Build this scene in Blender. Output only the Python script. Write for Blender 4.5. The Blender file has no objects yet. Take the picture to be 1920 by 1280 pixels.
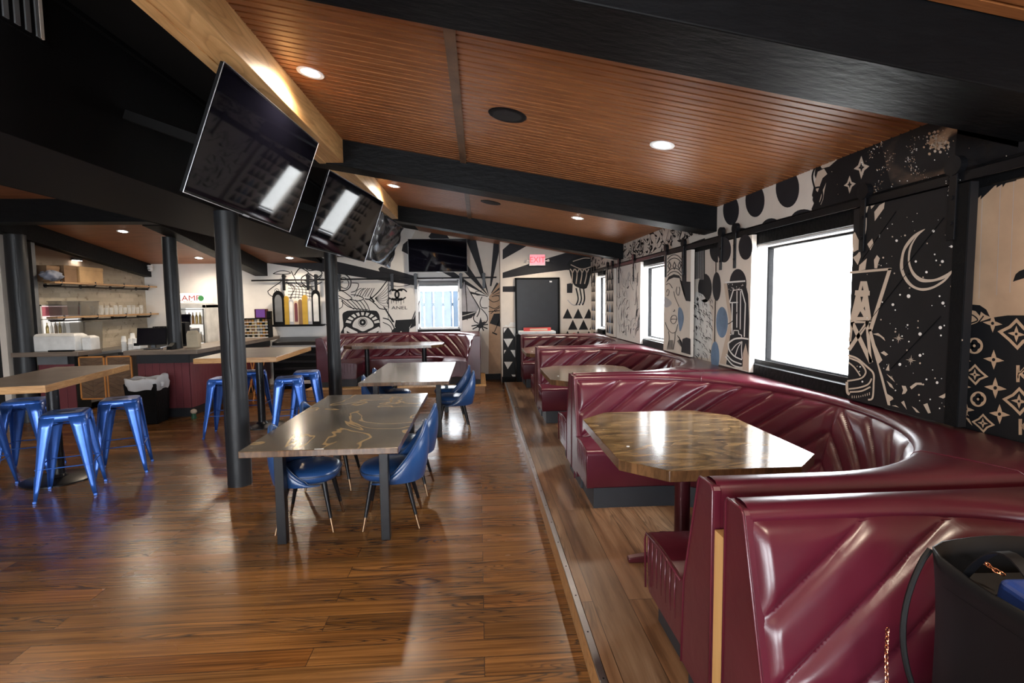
import bpy, bmesh, math, random
from mathutils import Vector, Matrix
from mathutils.geometry import tessellate_polygon
PI = math.pi
S = bpy.context.scene
COL = S.collection
# ---------------------------------------------------------------- camera
FPX, CX, CY, CAMH = 985.0, 960.0, 640.0, 1.72
def _basis():
    d = Vector((897 - CX, 565 - CY, FPX)).normalized()
    dn = Vector((.017, 1, 0)); dn = (dn - d * dn.dot(d)).normalized()
    return dn.cross(d), d, -dn          # world X, Y, Z in (right, down, forward)
BX, BY, BZ = _basis()
cam_d = bpy.data.cameras.new('camera'); cam = bpy.data.objects.new('camera', cam_d); COL.objects.link(cam)
cam_d.lens = FPX / 1920 * 36; cam_d.sensor_width = 36; cam_d.clip_start = .05
right = Vector((BX[0], BY[0], BZ[0])); down = Vector((BX[1], BY[1], BZ[1])); fwd = Vector((BX[2], BY[2], BZ[2]))
M = Matrix((right, -down, -fwd)).transposed().to_4x4(); M.translation = (0, 0, CAMH)
cam.matrix_world = M; S.camera = cam
# where a sight line through a pixel of the photograph meets a plane of the room (used to survey the place)
def ray(u, v):
    c = Vector((u - CX, v - CY, FPX)); return Vector((BX.dot(c), BY.dot(c), BZ.dot(c)))
def onx(u, v, x):
    r = ray(u, v); return Vector((0, 0, CAMH)) + r * (x / r.x)
def ony(u, v, y):
    r = ray(u, v); return Vector((0, 0, CAMH)) + r * (y / r.y)
def onz(u, v, z):
    r = ray(u, v); return Vector((0, 0, CAMH)) + r * ((z - CAMH) / r.z)
# ---------------------------------------------------------------- sky, daylight, exposure
W = bpy.data.worlds.new('sky'); S.world = W; W.use_nodes = True
bg = W.node_tree.nodes['Background']; bg.inputs[0].default_value = (.90, .95, 1.0, 1); bg.inputs[1].default_value = 17.0
S.view_settings.view_transform = 'Standard'; S.view_settings.look = 'None'; S.view_settings.gamma = 1
S.view_settings.use_curve_mapping = False
S.view_settings.exposure = 0.48
S.cycles.max_bounces = 7; S.cycles.diffuse_bounces = 4; S.cycles.glossy_bounces = 4; S.cycles.transparent_max_bounces = 12
S.cycles.transmission_bounces = 4; S.cycles.sample_clamp_indirect = 6; S.cycles.caustics_reflective = False; S.cycles.caustics_refractive = False
S.cycles.use_denoising = True
def portal(name, loc, rot, sx, sy):
    l = bpy.data.lights.new(name, 'AREA'); l.shape = 'RECTANGLE'; l.size = sx; l.size_y = sy
    l.cycles.is_portal = True
    o = bpy.data.objects.new(name, l); COL.objects.link(o); o.location = loc; o.rotation_euler = rot
    return o
XW = 2.37                                    # inner face of the window wall
WIN = [(2.95, 4.36, 1.17, 2.16), (6.35, 7.50, 1.17, 2.18), (9.72, 10.46, 1.17, 2.18)]   # y0,y1,z0,z1 on the window wall
BWIN = [(-5.6, -3.9, .9, 2.3), (-3.2, -1.3, .3, 2.4), (-.8, 1.0, .9, 2.3)]                # behind the camera, x0,x1,z0,z1
YB = -2.6
for k, (a, b, c, d) in enumerate(WIN):
    portal('daylight', (XW + .22, (a + b) / 2, (c + d) / 2), (0, PI / 2, 0), d - c, b - a)
for a, b, c, d in BWIN:
    portal('daylight', ((a + b) / 2, YB - .22, (c + d) / 2), (PI / 2, 0, 0), b - a, d - c)
portal('daylight', (-.84, 11.75, 1.68), (-PI / 2, 0, 0), .8, 1.0)
# ---------------------------------------------------------------- materials
MATS = {}
def mat(name, col=(.5, .5, .5), rough=.5, metal=0, coat=0, spec=.5, emit=None, es=1, alpha=None):
    m = bpy.data.materials.new(name); m.use_nodes = True
    p = m.node_tree.nodes['Principled BSDF']
    p.inputs['Base Color'].default_value = (*col, 1); p.inputs['Roughness'].default_value = rough
    p.inputs['Metallic'].default_value = metal; p.inputs['Coat Weight'].default_value = coat
    p.inputs['Coat Roughness'].default_value = .12
    p.inputs['Specular IOR Level'].default_value = spec
    if emit: p.inputs['Emission Color'].default_value = (*emit, 1); p.inputs['Emission Strength'].default_value = es
    MATS[name] = m; return m
def nodes(m): return m.node_tree.nodes, m.node_tree.links, m.node_tree.nodes['Principled BSDF']
def tex(nt, lk, kind, vec=None, **kw):
    n = nt.new(kind)
    for k, v in kw.items():
        if hasattr(n, k): setattr(n, k, v)
        else: n.inputs[k.replace('_', ' ')].default_value = v
    if vec is not None: lk.new(vec, n.inputs['Vector'])
    return n
def ramp(nt, lk, fac, stops):
    r = nt.new('ShaderNodeValToRGB'); e = r.color_ramp.elements
    while len(e) < len(stops): e.new(.5)
    for i, (p, c) in enumerate(stops): e[i].position = p; e[i].color = (*c, 1)
    lk.new(fac, r.inputs[0]); return r
def mapping(nt, lk, scale=(1, 1, 1), rot=(0, 0, 0), world=False, vec=None):
    mp = nt.new('ShaderNodeMapping'); mp.inputs['Scale'].default_value = scale; mp.inputs['Rotation'].default_value = rot
    if vec is None:
        if world: vec = nt.new('ShaderNodeNewGeometry').outputs['Position']
        else: vec = nt.new('ShaderNodeTexCoord').outputs['Object']
    lk.new(vec, mp.inputs['Vector']); return mp.outputs[0]
def mixc(nt, lk, fac, a, b, mode='MIX'):
    n = nt.new('ShaderNodeMix'); n.data_type = 'RGBA'; n.blend_type = mode
    if isinstance(fac, (int, float)): n.inputs[0].default_value = fac
    else: lk.new(fac, n.inputs[0])
    for i, s in ((6, a), (7, b)):
        if isinstance(s, tuple): n.inputs[i].default_value = (*s, 1)
        else: lk.new(s, n.inputs[i])
    return n.outputs[2]
def bump(nt, lk, p, h, st=.3, dist=.01):
    b = nt.new('ShaderNodeBump'); b.inputs['Strength'].default_value = st; b.inputs['Distance'].default_value = dist
    lk.new(h, b.inputs['Height']); lk.new(b.outputs[0], p.inputs['Normal'])
def plain(name, col, rough=.5, var=.12, nscale=6, **kw):
    "a painted or plastic surface with slight unevenness"
    m = mat(name, col, rough, **kw); nt, lk, p = nodes(m)
    v = mapping(nt, lk); n = tex(nt, lk, 'ShaderNodeTexNoise', v, Scale=nscale, Detail=4.0)
    a = tuple(c * (1 - var) for c in col); b = tuple(min(1, c * (1 + var)) for c in col)
    r = ramp(nt, lk, n.outputs[0], [(.3, a), (.7, b)]); lk.new(r.outputs[0], p.inputs['Base Color'])
    return m
def planks(name, along, width, length, stops, dark, rough=(.16, .38), gscale=1.0, seam=.0016, tint=.5, figure=.5, fine_y=60, gate0=.43):
    "wooden boards laid along world x or y"
    m = mat(name); nt, lk, p = nodes(m)
    pos = mapping(nt, lk, rot=(0, 0, 0 if along == 'x' else PI / 2), world=True)
    br = tex(nt, lk, 'ShaderNodeTexBrick', pos, offset=.37, offset_frequency=2, squash=1.0)
    br.inputs['Color1'].default_value = (0, 0, 0, 1); br.inputs['Color2'].default_value = (1, 1, 1, 1); br.inputs['Mortar'].default_value = (.5, .5, .5, 1)
    br.inputs['Scale'].default_value = 1; br.inputs['Brick Width'].default_value = length; br.inputs['Row Height'].default_value = width
    br.inputs['Mortar Size'].default_value = seam; br.inputs['Mortar Smooth'].default_value = .1; br.inputs['Bias'].default_value = 0
    rnd = nt.new('ShaderNodeVectorMath'); rnd.operation = 'MULTIPLY'; lk.new(br.outputs['Color'], rnd.inputs[0]); rnd.inputs[1].default_value = (7.3, 11.1, 5.7)
    add = nt.new('ShaderNodeVectorMath'); lk.new(pos, add.inputs[0]); lk.new(rnd.outputs[0], add.inputs[1])
    # cathedral figure: distorted rings, stretched along the board
    v1 = mapping(nt, lk, scale=(.55 * gscale, 6.5 * gscale, 1), vec=add.outputs[0])
    wv = tex(nt, lk, 'ShaderNodeTexNoise', v1, Scale=1.25, Detail=1.5, Roughness=.45, Distortion=.6)
    mul = nt.new('ShaderNodeMath'); mul.operation = 'MULTIPLY'; lk.new(wv.outputs[0], mul.inputs[0]); mul.inputs[1].default_value = 21
    fr = nt.new('ShaderNodeMath'); fr.operation = 'FRACT'; lk.new(mul.outputs[0], fr.inputs[0])
    rings = ramp(nt, lk, fr.outputs[0], [(0, (0, 0, 0)), (.5, (.06, .06, .06)), (.84, (1, 1, 1)), (1.0, (0, 0, 0))])
    v2 = mapping(nt, lk, scale=(1.2 * gscale, fine_y * gscale, 1), vec=add.outputs[0])
    fine = tex(nt, lk, 'ShaderNodeTexNoise', v2, Scale=1.0, Detail=4.0, Roughness=.6)
    v3 = mapping(nt, lk, scale=(.5, 1.6, 1), vec=add.outputs[0])
    big = tex(nt, lk, 'ShaderNodeTexNoise', v3, Scale=1.3, Detail=3.0)
    c = ramp(nt, lk, fine.outputs[0], stops).outputs[0]
    # board to board variation
    sep = nt.new('ShaderNodeSeparateColor'); lk.new(br.outputs['Color'], sep.inputs[0])
    tv = ramp(nt, lk, sep.outputs[0], [(0, (1 - tint, 1 - tint, 1 - tint)), (.5, (1, .98, .95)), (1, (1.0, .86, .74))])
    c = mixc(nt, lk, 1.0, c, tv.outputs[0], 'MULTIPLY')
    bigr = ramp(nt, lk, big.outputs[0], [(.35, (.55, .52, .5)), (.6, (1, 1, 1))])
    c = mixc(nt, lk, .75, c, bigr.outputs[0], 'MULTIPLY')
    # only some boards carry strong figure
    gate = tex(nt, lk, 'ShaderNodeTexNoise', mapping(nt, lk, scale=(.35, .9, 1), vec=add.outputs[0]), Scale=1.7, Detail=1.0)
    gr = ramp(nt, lk, gate.outputs[0], [(gate0, (0, 0, 0)), (gate0 + .11, (figure, figure, figure))])
    f = nt.new('ShaderNodeMath'); f.operation = 'MULTIPLY'; lk.new(rings.outputs[0], f.inputs[0]); lk.new(gr.outputs[0], f.inputs[1])
    c = mixc(nt, lk, f.outputs[0], c, dark)
    c = mixc(nt, lk, br.outputs['Fac'], c, tuple(x * .5 for x in dark))
    lk.new(c, p.inputs['Base Color'])
    rr = nt.new('ShaderNodeMapRange'); rr.inputs[3].default_value = rough[0]; rr.inputs[4].default_value = rough[1]
    lk.new(big.outputs[0], rr.inputs[0]); lk.new(rr.outputs[0], p.inputs['Roughness'])
    bump(nt, lk, p, fine.outputs[0], .05, .002)
    return m
planks('pine_floor', 'x', .135, 2.3, [(.28, (.085, .036, .010)), (.5, (.225, .098, .027)), (.72, (.36, .165, .047))], (.035, .02, .012), rough=(.17, .36), figure=.95, tint=.25, gate0=.40)
planks('deck_floor', 'y', .19, 1.9, [(.3, (.13, .066, .032)), (.5, (.27, .148, .078)), (.7, (.38, .235, .135))], (.05, .025, .012), rough=(.22, .42), tint=.35, figure=.6, fine_y=16)
def wood(name, c0, c1, rough=.4, scale=(1, 14, 14), rings=0.0, dark=(.03, .015, .008), knots=0.0, coat=0):
    m = mat(name, c1, rough, coat=coat); nt, lk, p = nodes(m)
    v = mapping(nt, lk, scale=scale)
    n = tex(nt, lk, 'ShaderNodeTexNoise', v, Scale=2.0, Detail=5.0, Roughness=.6, Distortion=.4)
    c = ramp(nt, lk, n.outputs[0], [(.3, c0), (.7, c1)]).outputs[0]
    if rings:
        n2 = tex(nt, lk, 'ShaderNodeTexNoise', mapping(nt, lk, scale=tuple(s * .35 for s in scale)), Scale=1.3, Detail=1.0, Distortion=.8)
        mu = nt.new('ShaderNodeMath'); mu.operation = 'MULTIPLY'; lk.new(n2.outputs[0], mu.inputs[0]); mu.inputs[1].default_value = 14
        fr = nt.new('ShaderNodeMath'); fr.operation = 'FRACT'; lk.new(mu.outputs[0], fr.inputs[0])
        rg = ramp(nt, lk, fr.outputs[0], [(0, (0, 0, 0)), (.6, (0, 0, 0)), (.9, (rings,) * 3), (1, (0, 0, 0))])
        c = mixc(nt, lk, rg.outputs[0], c, dark)
    if knots:
        vo = tex(nt, lk, 'ShaderNodeTexVoronoi', mapping(nt, lk, scale=(.9, 4, 4)), Scale=1.6)
        kr = ramp(nt, lk, vo.outputs['Distance'], [(.02, (knots,) * 3), (.07, (0, 0, 0))])
        c = mixc(nt, lk, kr.outputs[0], c, dark)
    lk.new(c, p.inputs['Base Color']); bump(nt, lk, p, n.outputs[0], .1, .004)
    return m
wood('ceiling_wood', (.19, .066, .021), (.38, .145, .048), .38, scale=(1.6, 24, 6))
wood('ceiling_wood_smooth', (.17, .062, .024), (.28, .105, .042), .5, scale=(1.2, 8, 6))
wood('pine_beam', (.56, .30, .11), (.80, .51, .23), .45, scale=(10, 1.0, 10), rings=.35, dark=(.30, .13, .04), knots=.8)
wood('slab_wood', (.42, .21, .075), (.62, .36, .15), .3, scale=(3, 3, 20), rings=.4, dark=(.22, .09, .03), coat=.3)
wood('edge_wood', (.05, .024, .011), (.17, .085, .035), .25, scale=(14, 14, 3), rings=.3, dark=(.06, .03, .012), coat=.5)
wood('shelf_wood', (.30, .16, .07), (.48, .29, .14), .5, scale=(12, 1, 12))
wood('chevron_wood', (.10, .055, .03), (.20, .12, .07), .5, scale=(3, 3, 18))
wood('step_wood', (.28, .13, .045), (.46, .24, .09), .35, scale=(1, 10, 10), rings=.4, dark=(.12, .05, .02))
wood('spacer_wood', (.55, .30, .10), (.68, .40, .16), .5, scale=(10, 10, 1))
def tabletop(name, a, b, vein, rough=.16):
    m = mat(name, a, rough, coat=.35); nt, lk, p = nodes(m)
    v = mapping(nt, lk, scale=(1.8, .8, 1)); n = tex(nt, lk, 'ShaderNodeTexNoise', v, Scale=1.5, Detail=5.0, Distortion=1.1)
    c = ramp(nt, lk, n.outputs[0], [(.36, a), (.62, b)]).outputs[0]
    n2 = tex(nt, lk, 'ShaderNodeTexNoise', mapping(nt, lk, scale=(1.5, .9, 1)), Scale=1.1, Detail=2.5, Distortion=1.4)
    r = ramp(nt, lk, n2.outputs[0], [(.49, (0, 0, 0)), (.5, (.8, .8, .8)), (.512, (.8, .8, .8)), (.53, (0, 0, 0))])
    c = mixc(nt, lk, r.outputs[0], c, vein); lk.new(c, p.inputs['Base Color'])
    return m
tabletop('swirl_top', (.05, .044, .036), (.12, .10, .075), (.34, .23, .11), .2)
MATS['swirl_top'].node_tree.nodes['Principled BSDF'].inputs['Specular IOR Level'].default_value = .3; MATS['swirl_top'].node_tree.nodes['Principled BSDF'].inputs['Coat Weight'].default_value = .1
tabletop('grey_top', (.13, .125, .115), (.22, .20, .18), (.30, .24, .17), .18)
m = wood('burl_top', (.05, .026, .010), (.32, .20, .085), .13, scale=(2.0, 8, 3), rings=.85, dark=(.04, .024, .012), coat=.15)
wood('burl_top_dark', (.12, .085, .05), (.22, .17, .11), .2, scale=(2.4, 11, 3), rings=.3, coat=.5)
wood('bar_top', (.13, .10, .08), (.24, .19, .15), .35, scale=(1, 1.0, 10))
def leather(name, col, rough=.30):
    m = mat(name, col, rough, coat=.35); nt, lk, p = nodes(m)
    p.inputs['Coat Roughness'].default_value = .25
    v = mapping(nt, lk); n = tex(nt, lk, 'ShaderNodeTexNoise', v, Scale=3.0, Detail=3.0)
    c = ramp(nt, lk, n.outputs[0], [(.3, tuple(x * .85 for x in col)), (.7, tuple(x * 1.12 for x in col))])
    lk.new(c.outputs[0], p.inputs['Base Color'])
    n1 = tex(nt, lk, 'ShaderNodeTexNoise', v, Scale=9.0, Detail=3.0, Distortion=1.0)
    n2 = tex(nt, lk, 'ShaderNodeTexVoronoi', v, Scale=420.0)
    ad = nt.new('ShaderNodeMath'); ad.operation = 'MULTIPLY_ADD'; lk.new(n2.outputs['Distance'], ad.inputs[0]); ad.inputs[1].default_value = .06; lk.new(n1.outputs[0], ad.inputs[2])
    bump(nt, lk, p, ad.outputs[0], .25, .006)
    return m
leather('burgundy_leather', (.082, .0085, .019)); leather('blue_leather', (.018, .062, .185), .28)
plain('blue_piping', (.03, .05, .10), .3)
plain('black_paint', (.005, .0053, .006), .5, spec=.12)
_n, _l, _p = nodes(MATS['black_paint']); bump(_n, _l, _p, tex(_n, _l, 'ShaderNodeTexNoise', mapping(_n, _l, scale=(3, 9, 9)), Scale=3.0, Detail=6.0).outputs[0], .5, .01)
plain('black_matte', (.010, .010, .011), .75)
plain('ceiling_black', (.004, .0038, .0038), .8, spec=.2)
plain('black_metal', (.012, .012, .014), .3, metal=.4)
plain('post_paint', (.012, .0135, .016), .42, spec=.4)
plain('dark_door', (.014, .016, .020), .35)
plain('kick_black', (.020, .022, .027), .5)
plain('soffit_black', (.005, .0052, .006), .6, spec=.14)
plain('wall_cream', (.72, .66, .59), .62, var=.04)
plain('wall_white', (.84, .82, .79), .6, var=.03)
plain('wall_beige', (.60, .46, .33), .6, var=.04)
plain('trim_white', (.78, .80, .82), .35)
plain('ink_black', (.009, .009, .0105), .55, spec=.3); plain('ink_soft', (.018, .018, .022), .6, spec=.3)
plain('ink_cream', (.55, .45, .36), .6, var=.05); plain('ink_white', (.78, .78, .76), .6)
plain('ink_grey', (.42, .42, .45), .6); plain('ink_blue', (.12, .20, .32), .5, var=.3); plain('ink_tan', (.50, .33, .21), .6)
plain('ink_star', (.85, .82, .78), .6)
plain('steel', (.36, .36, .38), .35, metal=1.0); plain('bronze', (.30, .19, .11), .3, metal=1.0); plain('brass', (.70, .45, .16), .25, metal=1.0); plain('gold_paint', (.72, .44, .07), .3, metal=.6)
plain('copper', (.75, .36, .2), .25, metal=1.0)
plain('stool_blue', (.035, .13, .50), .3, metal=.5, coat=.4)
plain('burgundy_board', (.16, .035, .045), .45, nscale=3); plain('burgundy_steel', (.07, .012, .016), .3, metal=.3)
plain('cardboard', (.56, .36, .18), .8); plain('cardboard_dark', (.22, .13, .07), .8)
plain('paper_white', (.80, .80, .78), .7); plain('paper_bag', (.50, .42, .30), .8); plain('red_print', (.62, .06, .05), .5)
plain('pink_print', (.75, .22, .30), .5); plain('green_print', (.10, .45, .15), .5); plain('purple_can', (.45, .15, .50), .4); plain('orange_trim', (.62, .25, .06), .4)
plain('cloth_grey', (.22, .24, .30), .9); plain('bag_blue', (.03, .07, .30), .35); plain('bag_black', (.004, .004, .0045), .5, spec=.3)
plain('bottle_green', (.02, .09, .05), .12); plain('bottle_amber', (.30, .15, .03), .12); plain('bottle_white', (.75, .73, .68), .3)
plain('bottle_dark', (.015, .02, .015), .12); plain('can_gold', (.55, .42, .18), .3, metal=.6)
plain('concrete', (.40, .39, .37), .8); plain('fence_pale', (.040, .055, .075), .8, spec=0); plain('grass', (.12, .16, .05), .9)
plain('plastic_grey', (.16, .17, .18), .4)
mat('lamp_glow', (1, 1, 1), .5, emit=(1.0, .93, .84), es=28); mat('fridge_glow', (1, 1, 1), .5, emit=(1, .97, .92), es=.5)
mat('exit_glow', (.8, .2, .25), .5, emit=(1, .22, .26), es=.9); mat('exit_letter', (.9, .1, .1), .5, emit=(.9, .03, .05), es=.8)
mat('screen_purple', (.05, .03, .12), .2, emit=(.25, .08, .35), es=.35)
# clear window glass: lets daylight straight through, with a faint reflection
g = bpy.data.materials.new('window_glass'); g.use_nodes = True; nt = g.node_tree.nodes; lk = g.node_tree.links; nt.clear()
o_ = nt.new('ShaderNodeOutputMaterial'); mx = nt.new('ShaderNodeMixShader'); tr = nt.new('ShaderNodeBsdfTransparent'); gl = nt.new('ShaderNodeBsdfGlossy')
gl.inputs['Roughness'].default_value = .02; mx.inputs[0].default_value = .012
lk.new(tr.outputs[0], mx.inputs[1]); lk.new(gl.outputs[0], mx.inputs[2]); lk.new(mx.outputs[0], o_.inputs[0]); MATS['window_glass'] = g
def seethrough(name, col, fac, rough):
    g = bpy.data.materials.new(name); g.use_nodes = True; nt = g.node_tree.nodes; lk = g.node_tree.links; nt.clear()
    o_ = nt.new('ShaderNodeOutputMaterial'); mx = nt.new('ShaderNodeMixShader'); tr = nt.new('ShaderNodeBsdfTransparent'); p = nt.new('ShaderNodeBsdfPrincipled')
    p.inputs['Base Color'].default_value = (*col, 1); p.inputs['Roughness'].default_value = rough; mx.inputs[0].default_value = fac
    lk.new(tr.outputs[0], mx.inputs[1]); lk.new(p.outputs[0], mx.inputs[2]); lk.new(mx.outputs[0], o_.inputs[0]); MATS[name] = g
seethrough('clear_glass', (.85, .88, .88), .16, .05); seethrough('smoke_bin', (.16, .15, .13), .5, .2)
seethrough('bin_liner', (.72, .74, .78), .8, .28); seethrough('plastic_wrap', (.03, .035, .045), .93, .16)
m = mat('tv_screen', (.003, .003, .006), .07, spec=.3); nt, lk, p = nodes(m)
n = tex(nt, lk, 'ShaderNodeTexNoise', mapping(nt, lk), Scale=3.0, Detail=2.0); rr = nt.new('ShaderNodeMapRange'); rr.inputs[3].default_value = .02; rr.inputs[4].default_value = .06
lk.new(n.outputs[0], rr.inputs[0]); lk.new(rr.outputs[0], p.inputs['Roughness'])
# whitewashed brick with bare patches; warm shade painted into its upper part
m = mat('old_brick', (.5, .42, .33), .85); nt, lk, p = nodes(m)
tc = nt.new('ShaderNodeNewGeometry'); sp = nt.new('ShaderNodeSeparateXYZ'); cb = nt.new('ShaderNodeCombineXYZ'); lk.new(tc.outputs['Position'], sp.inputs[0]); lk.new(sp.outputs[1], cb.inputs[0]); lk.new(sp.outputs[2], cb.inputs[1])
br = tex(nt, lk, 'ShaderNodeTexBrick', cb.outputs[0]); br.inputs['Scale'].default_value = 1; br.inputs['Brick Width'].default_value = .22; br.inputs['Row Height'].default_value = .075; br.inputs['Mortar Size'].default_value = .006
br.inputs['Color1'].default_value = (.40, .35, .27, 1); br.inputs['Color2'].default_value = (.50, .44, .35, 1); br.inputs['Mortar'].default_value = (.42, .37, .30, 1)
n = tex(nt, lk, 'ShaderNodeTexNoise', cb.outputs[0], Scale=9.0, Detail=6.0); r = ramp(nt, lk, n.outputs[0], [(.3, (.30, .25, .2)), (.42, (1, 1, 1))]); c = mixc(nt, lk, .8, br.outputs[0], r.outputs[0], 'MULTIPLY')
n2 = tex(nt, lk, 'ShaderNodeTexNoise', cb.outputs[0], Scale=1.2, Detail=3.0)
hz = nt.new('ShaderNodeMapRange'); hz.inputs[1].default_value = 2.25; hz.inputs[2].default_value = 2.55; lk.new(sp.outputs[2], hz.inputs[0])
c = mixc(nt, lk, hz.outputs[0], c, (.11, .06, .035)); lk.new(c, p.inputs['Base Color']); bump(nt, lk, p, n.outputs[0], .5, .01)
# painted night sky with a spiral galaxy glow
m = mat('ink_galaxy', (.01, .01, .012), .6); nt, lk, p = nodes(m)
tc = nt.new('ShaderNodeNewGeometry'); mp = nt.new('ShaderNodeVectorMath'); mp.operation = 'SUBTRACT'; lk.new(tc.outputs['Position'], mp.inputs[0]); mp.inputs[1].default_value = (XW, 2.56, 2.49)
sp = nt.new('ShaderNodeSeparateXYZ'); lk.new(mp.outputs[0], sp.inputs[0])
at = nt.new('ShaderNodeMath'); at.operation = 'ARCTAN2'; lk.new(sp.outputs[1], at.inputs[0]); zz = nt.new('ShaderNodeMath'); zz.operation = 'MULTIPLY'; zz.inputs[1].default_value = 1.9; lk.new(sp.outputs[2], zz.inputs[0]); lk.new(zz.outputs[0], at.inputs[1])
cb = nt.new('ShaderNodeCombineXYZ'); lk.new(sp.outputs[1], cb.inputs[0]); lk.new(zz.outputs[0], cb.inputs[1])
ln = nt.new('ShaderNodeVectorMath'); ln.operation = 'LENGTH'; lk.new(cb.outputs[0], ln.inputs[0])
ph = nt.new('ShaderNodeMath'); ph.operation = 'MULTIPLY_ADD'; lk.new(ln.outputs['Value'], ph.inputs[0]); ph.inputs[1].default_value = 15; lk.new(at.outputs[0], ph.inputs[2])
sn = nt.new('ShaderNodeMath'); sn.operation = 'SINE'; lk.new(ph.outputs[0], sn.inputs[0])
n = tex(nt, lk, 'ShaderNodeTexNoise', cb.outputs[0], Scale=14.0, Detail=5.0); ad = nt.new('ShaderNodeMath'); ad.operation = 'MULTIPLY'; lk.new(sn.outputs[0], ad.inputs[0]); lk.new(n.outputs[0], ad.inputs[1])
fl = nt.new('ShaderNodeMapRange'); lk.new(ln.outputs['Value'], fl.inputs[0]); fl.inputs[1].default_value = .0; fl.inputs[2].default_value = .48; fl.inputs[3].default_value = 1; fl.inputs[4].default_value = 0
a2 = nt.new('ShaderNodeMath'); a2.operation = 'MULTIPLY'; lk.new(ad.outputs[0], a2.inputs[0]); lk.new(fl.outputs[0], a2.inputs[1])
r = ramp(nt, lk, a2.outputs[0], [(.04, (.010, .010, .011)), (.2, (.10, .062, .042)), (.38, (.42, .28, .18))]); lk.new(r.outputs[0], p.inputs['Base Color'])
# ---------------------------------------------------------------- mesh helpers
def M_(n): return MATS[n] if isinstance(n, str) else n
class MB:
    "collects shapes and links them as ONE mesh object"
    def __init__(s): s.v = []; s.f = []; s.m = []; s.mats = []
    def mi(s, name):
        if name not in s.mats: s.mats.append(name)
        return s.mats.index(name)
    def add(s, vs, fs, m):
        o = len(s.v); s.v += [tuple(v) for v in vs]; s.f += [tuple(i + o for i in f) for f in fs]; s.m += [s.mi(m)] * len(fs); return s
    def box(s, x0, x1, y0, y1, z0, z1, m):
        vs = [(x, y, z) for z in (z0, z1) for y in (y0, y1) for x in (x0, x1)]
        return s.add(vs, [(0, 2, 3, 1), (4, 5, 7, 6), (0, 1, 5, 4), (2, 6, 7, 3), (0, 4, 6, 2), (1, 3, 7, 5)], m)
    def hexa(s, vs, m):      # 4 bottom points (ccw from above) then 4 top points
        return s.add(vs, [(0, 3, 2, 1), (4, 5, 6, 7), (0, 1, 5, 4), (1, 2, 6, 5), (2, 3, 7, 6), (3, 0, 4, 7)], m)
    def prism(s, pts, axis, a, b, m):
        "extrude a closed 2D outline along an axis from a to b"
        n = len(pts)
        def P(p, t): return (t, p[0], p[1]) if axis == 'x' else (p[0], t, p[1]) if axis == 'y' else (p[0], p[1], t)
        vs = [P(p, a) for p in pts] + [P(p, b) for p in pts]
        tri = tessellate_polygon([[Vector((*p, 0)) for p in pts]])
        fs = [tuple(t) for t in tri] + [tuple(i + n for i in t[::-1]) for t in tri]
        fs += [(i, (i + 1) % n, (i + 1) % n + n, i + n) for i in range(n)]
        return s.add(vs, fs, m)
    def tube(s, path, r, m, n=10, cap=True):
        "a round bar along a path; r is one radius or one per point"
        path = [Vector(p) for p in path]; k = len(path)
        rs = r if isinstance(r, (list, tuple)) else [r] * k
        vs = []; up = None
        for i, p in enumerate(path):
            t = (path[min(i + 1, k - 1)] - path[max(i - 1, 0)]).normalized()
            if up is None: up = Vector((0, 0, 1)) if abs(t.z) < .9 else Vector((1, 0, 0))
            a = t.cross(up).normalized(); b = a.cross(t).normalized(); up = b
            vs += [p + (a * math.cos(2 * PI * j / n) + b * math.sin(2 * PI * j / n)) * rs[i] for j in range(n)]
        fs = [(i * n + j, i * n + (j + 1) % n, (i + 1) * n + (j + 1) % n, (i + 1) * n + j) for i in range(k - 1) for j in range(n)]
        if cap: fs += [tuple(range(n))[::-1], tuple((k - 1) * n + j for j in range(n))]
        return s.add(vs, fs, m)
    def lathe(s, prof, m, c=(0, 0, 0), n=20):
        vs = [(c[0] + r * math.cos(2 * PI * j / n), c[1] + r * math.sin(2 * PI * j / n), c[2] + z) for r, z in prof for j in range(n)]
        k = len(prof)
        fs = [(i * n + j, i * n + (j + 1) % n, (i + 1) * n + (j + 1) % n, (i + 1) * n + j) for i in range(k - 1) for j in range(n)]
        if prof[0][0] > 1e-4: fs.append(tuple(range(n))[::-1])
        if prof[-1][0] > 1e-4: fs.append(tuple((k - 1) * n + j for j in range(n)))
        return s.add(vs, fs, m)
    def grid(s, fn, nu, nv, m, closed=False):
        vs = [fn(i, j) for j in range(nv) for i in range(nu)]
        fs = [(j * nu + i, j * nu + (i + 1) % nu, (j + 1) * nu + (i + 1) % nu, (j + 1) * nu + i) for j in range(nv - 1) for i in range(nu if closed else nu - 1)]
        return s.add(vs, fs, m)
    def build(s, name, parent=None, smooth=False, bevel=0, seg=2, loc=None, rotz=0, solid=0, subsurf=0, angle=40):
        me = bpy.data.meshes.new(name); me.from_pydata(s.v, [], s.f)
        for m in s.mats: me.materials.append(M_(m))
        me.polygons.foreach_set('material_index', s.m)
        bm = bmesh.new(); bm.from_mesh(me)
        bmesh.ops.recalc_face_normals(bm, faces=bm.faces); bm.to_mesh(me); bm.free()
        o = bpy.data.objects.new(name, me); COL.objects.link(o)
        if parent: o.parent = parent
        if loc: o.location = loc
        if rotz: o.rotation_euler.z = rotz
        if smooth:
            me.polygons.foreach_set('use_smooth', [True] * len(me.polygons))
            if smooth != 'all': me.set_sharp_from_angle(angle=math.radians(angle))
        if solid: md = o.modifiers.new('thickness', 'SOLIDIFY'); md.thickness = solid; md.offset = 0
        if bevel: md = o.modifiers.new('bevel', 'BEVEL'); md.width = bevel; md.segments = seg; md.limit_method = 'ANGLE'; md.angle_limit = math.radians(40)
        if subsurf: md = o.modifiers.new('subsurf', 'SUBSURF'); md.levels = subsurf; md.render_levels = subsurf
        return o
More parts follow.
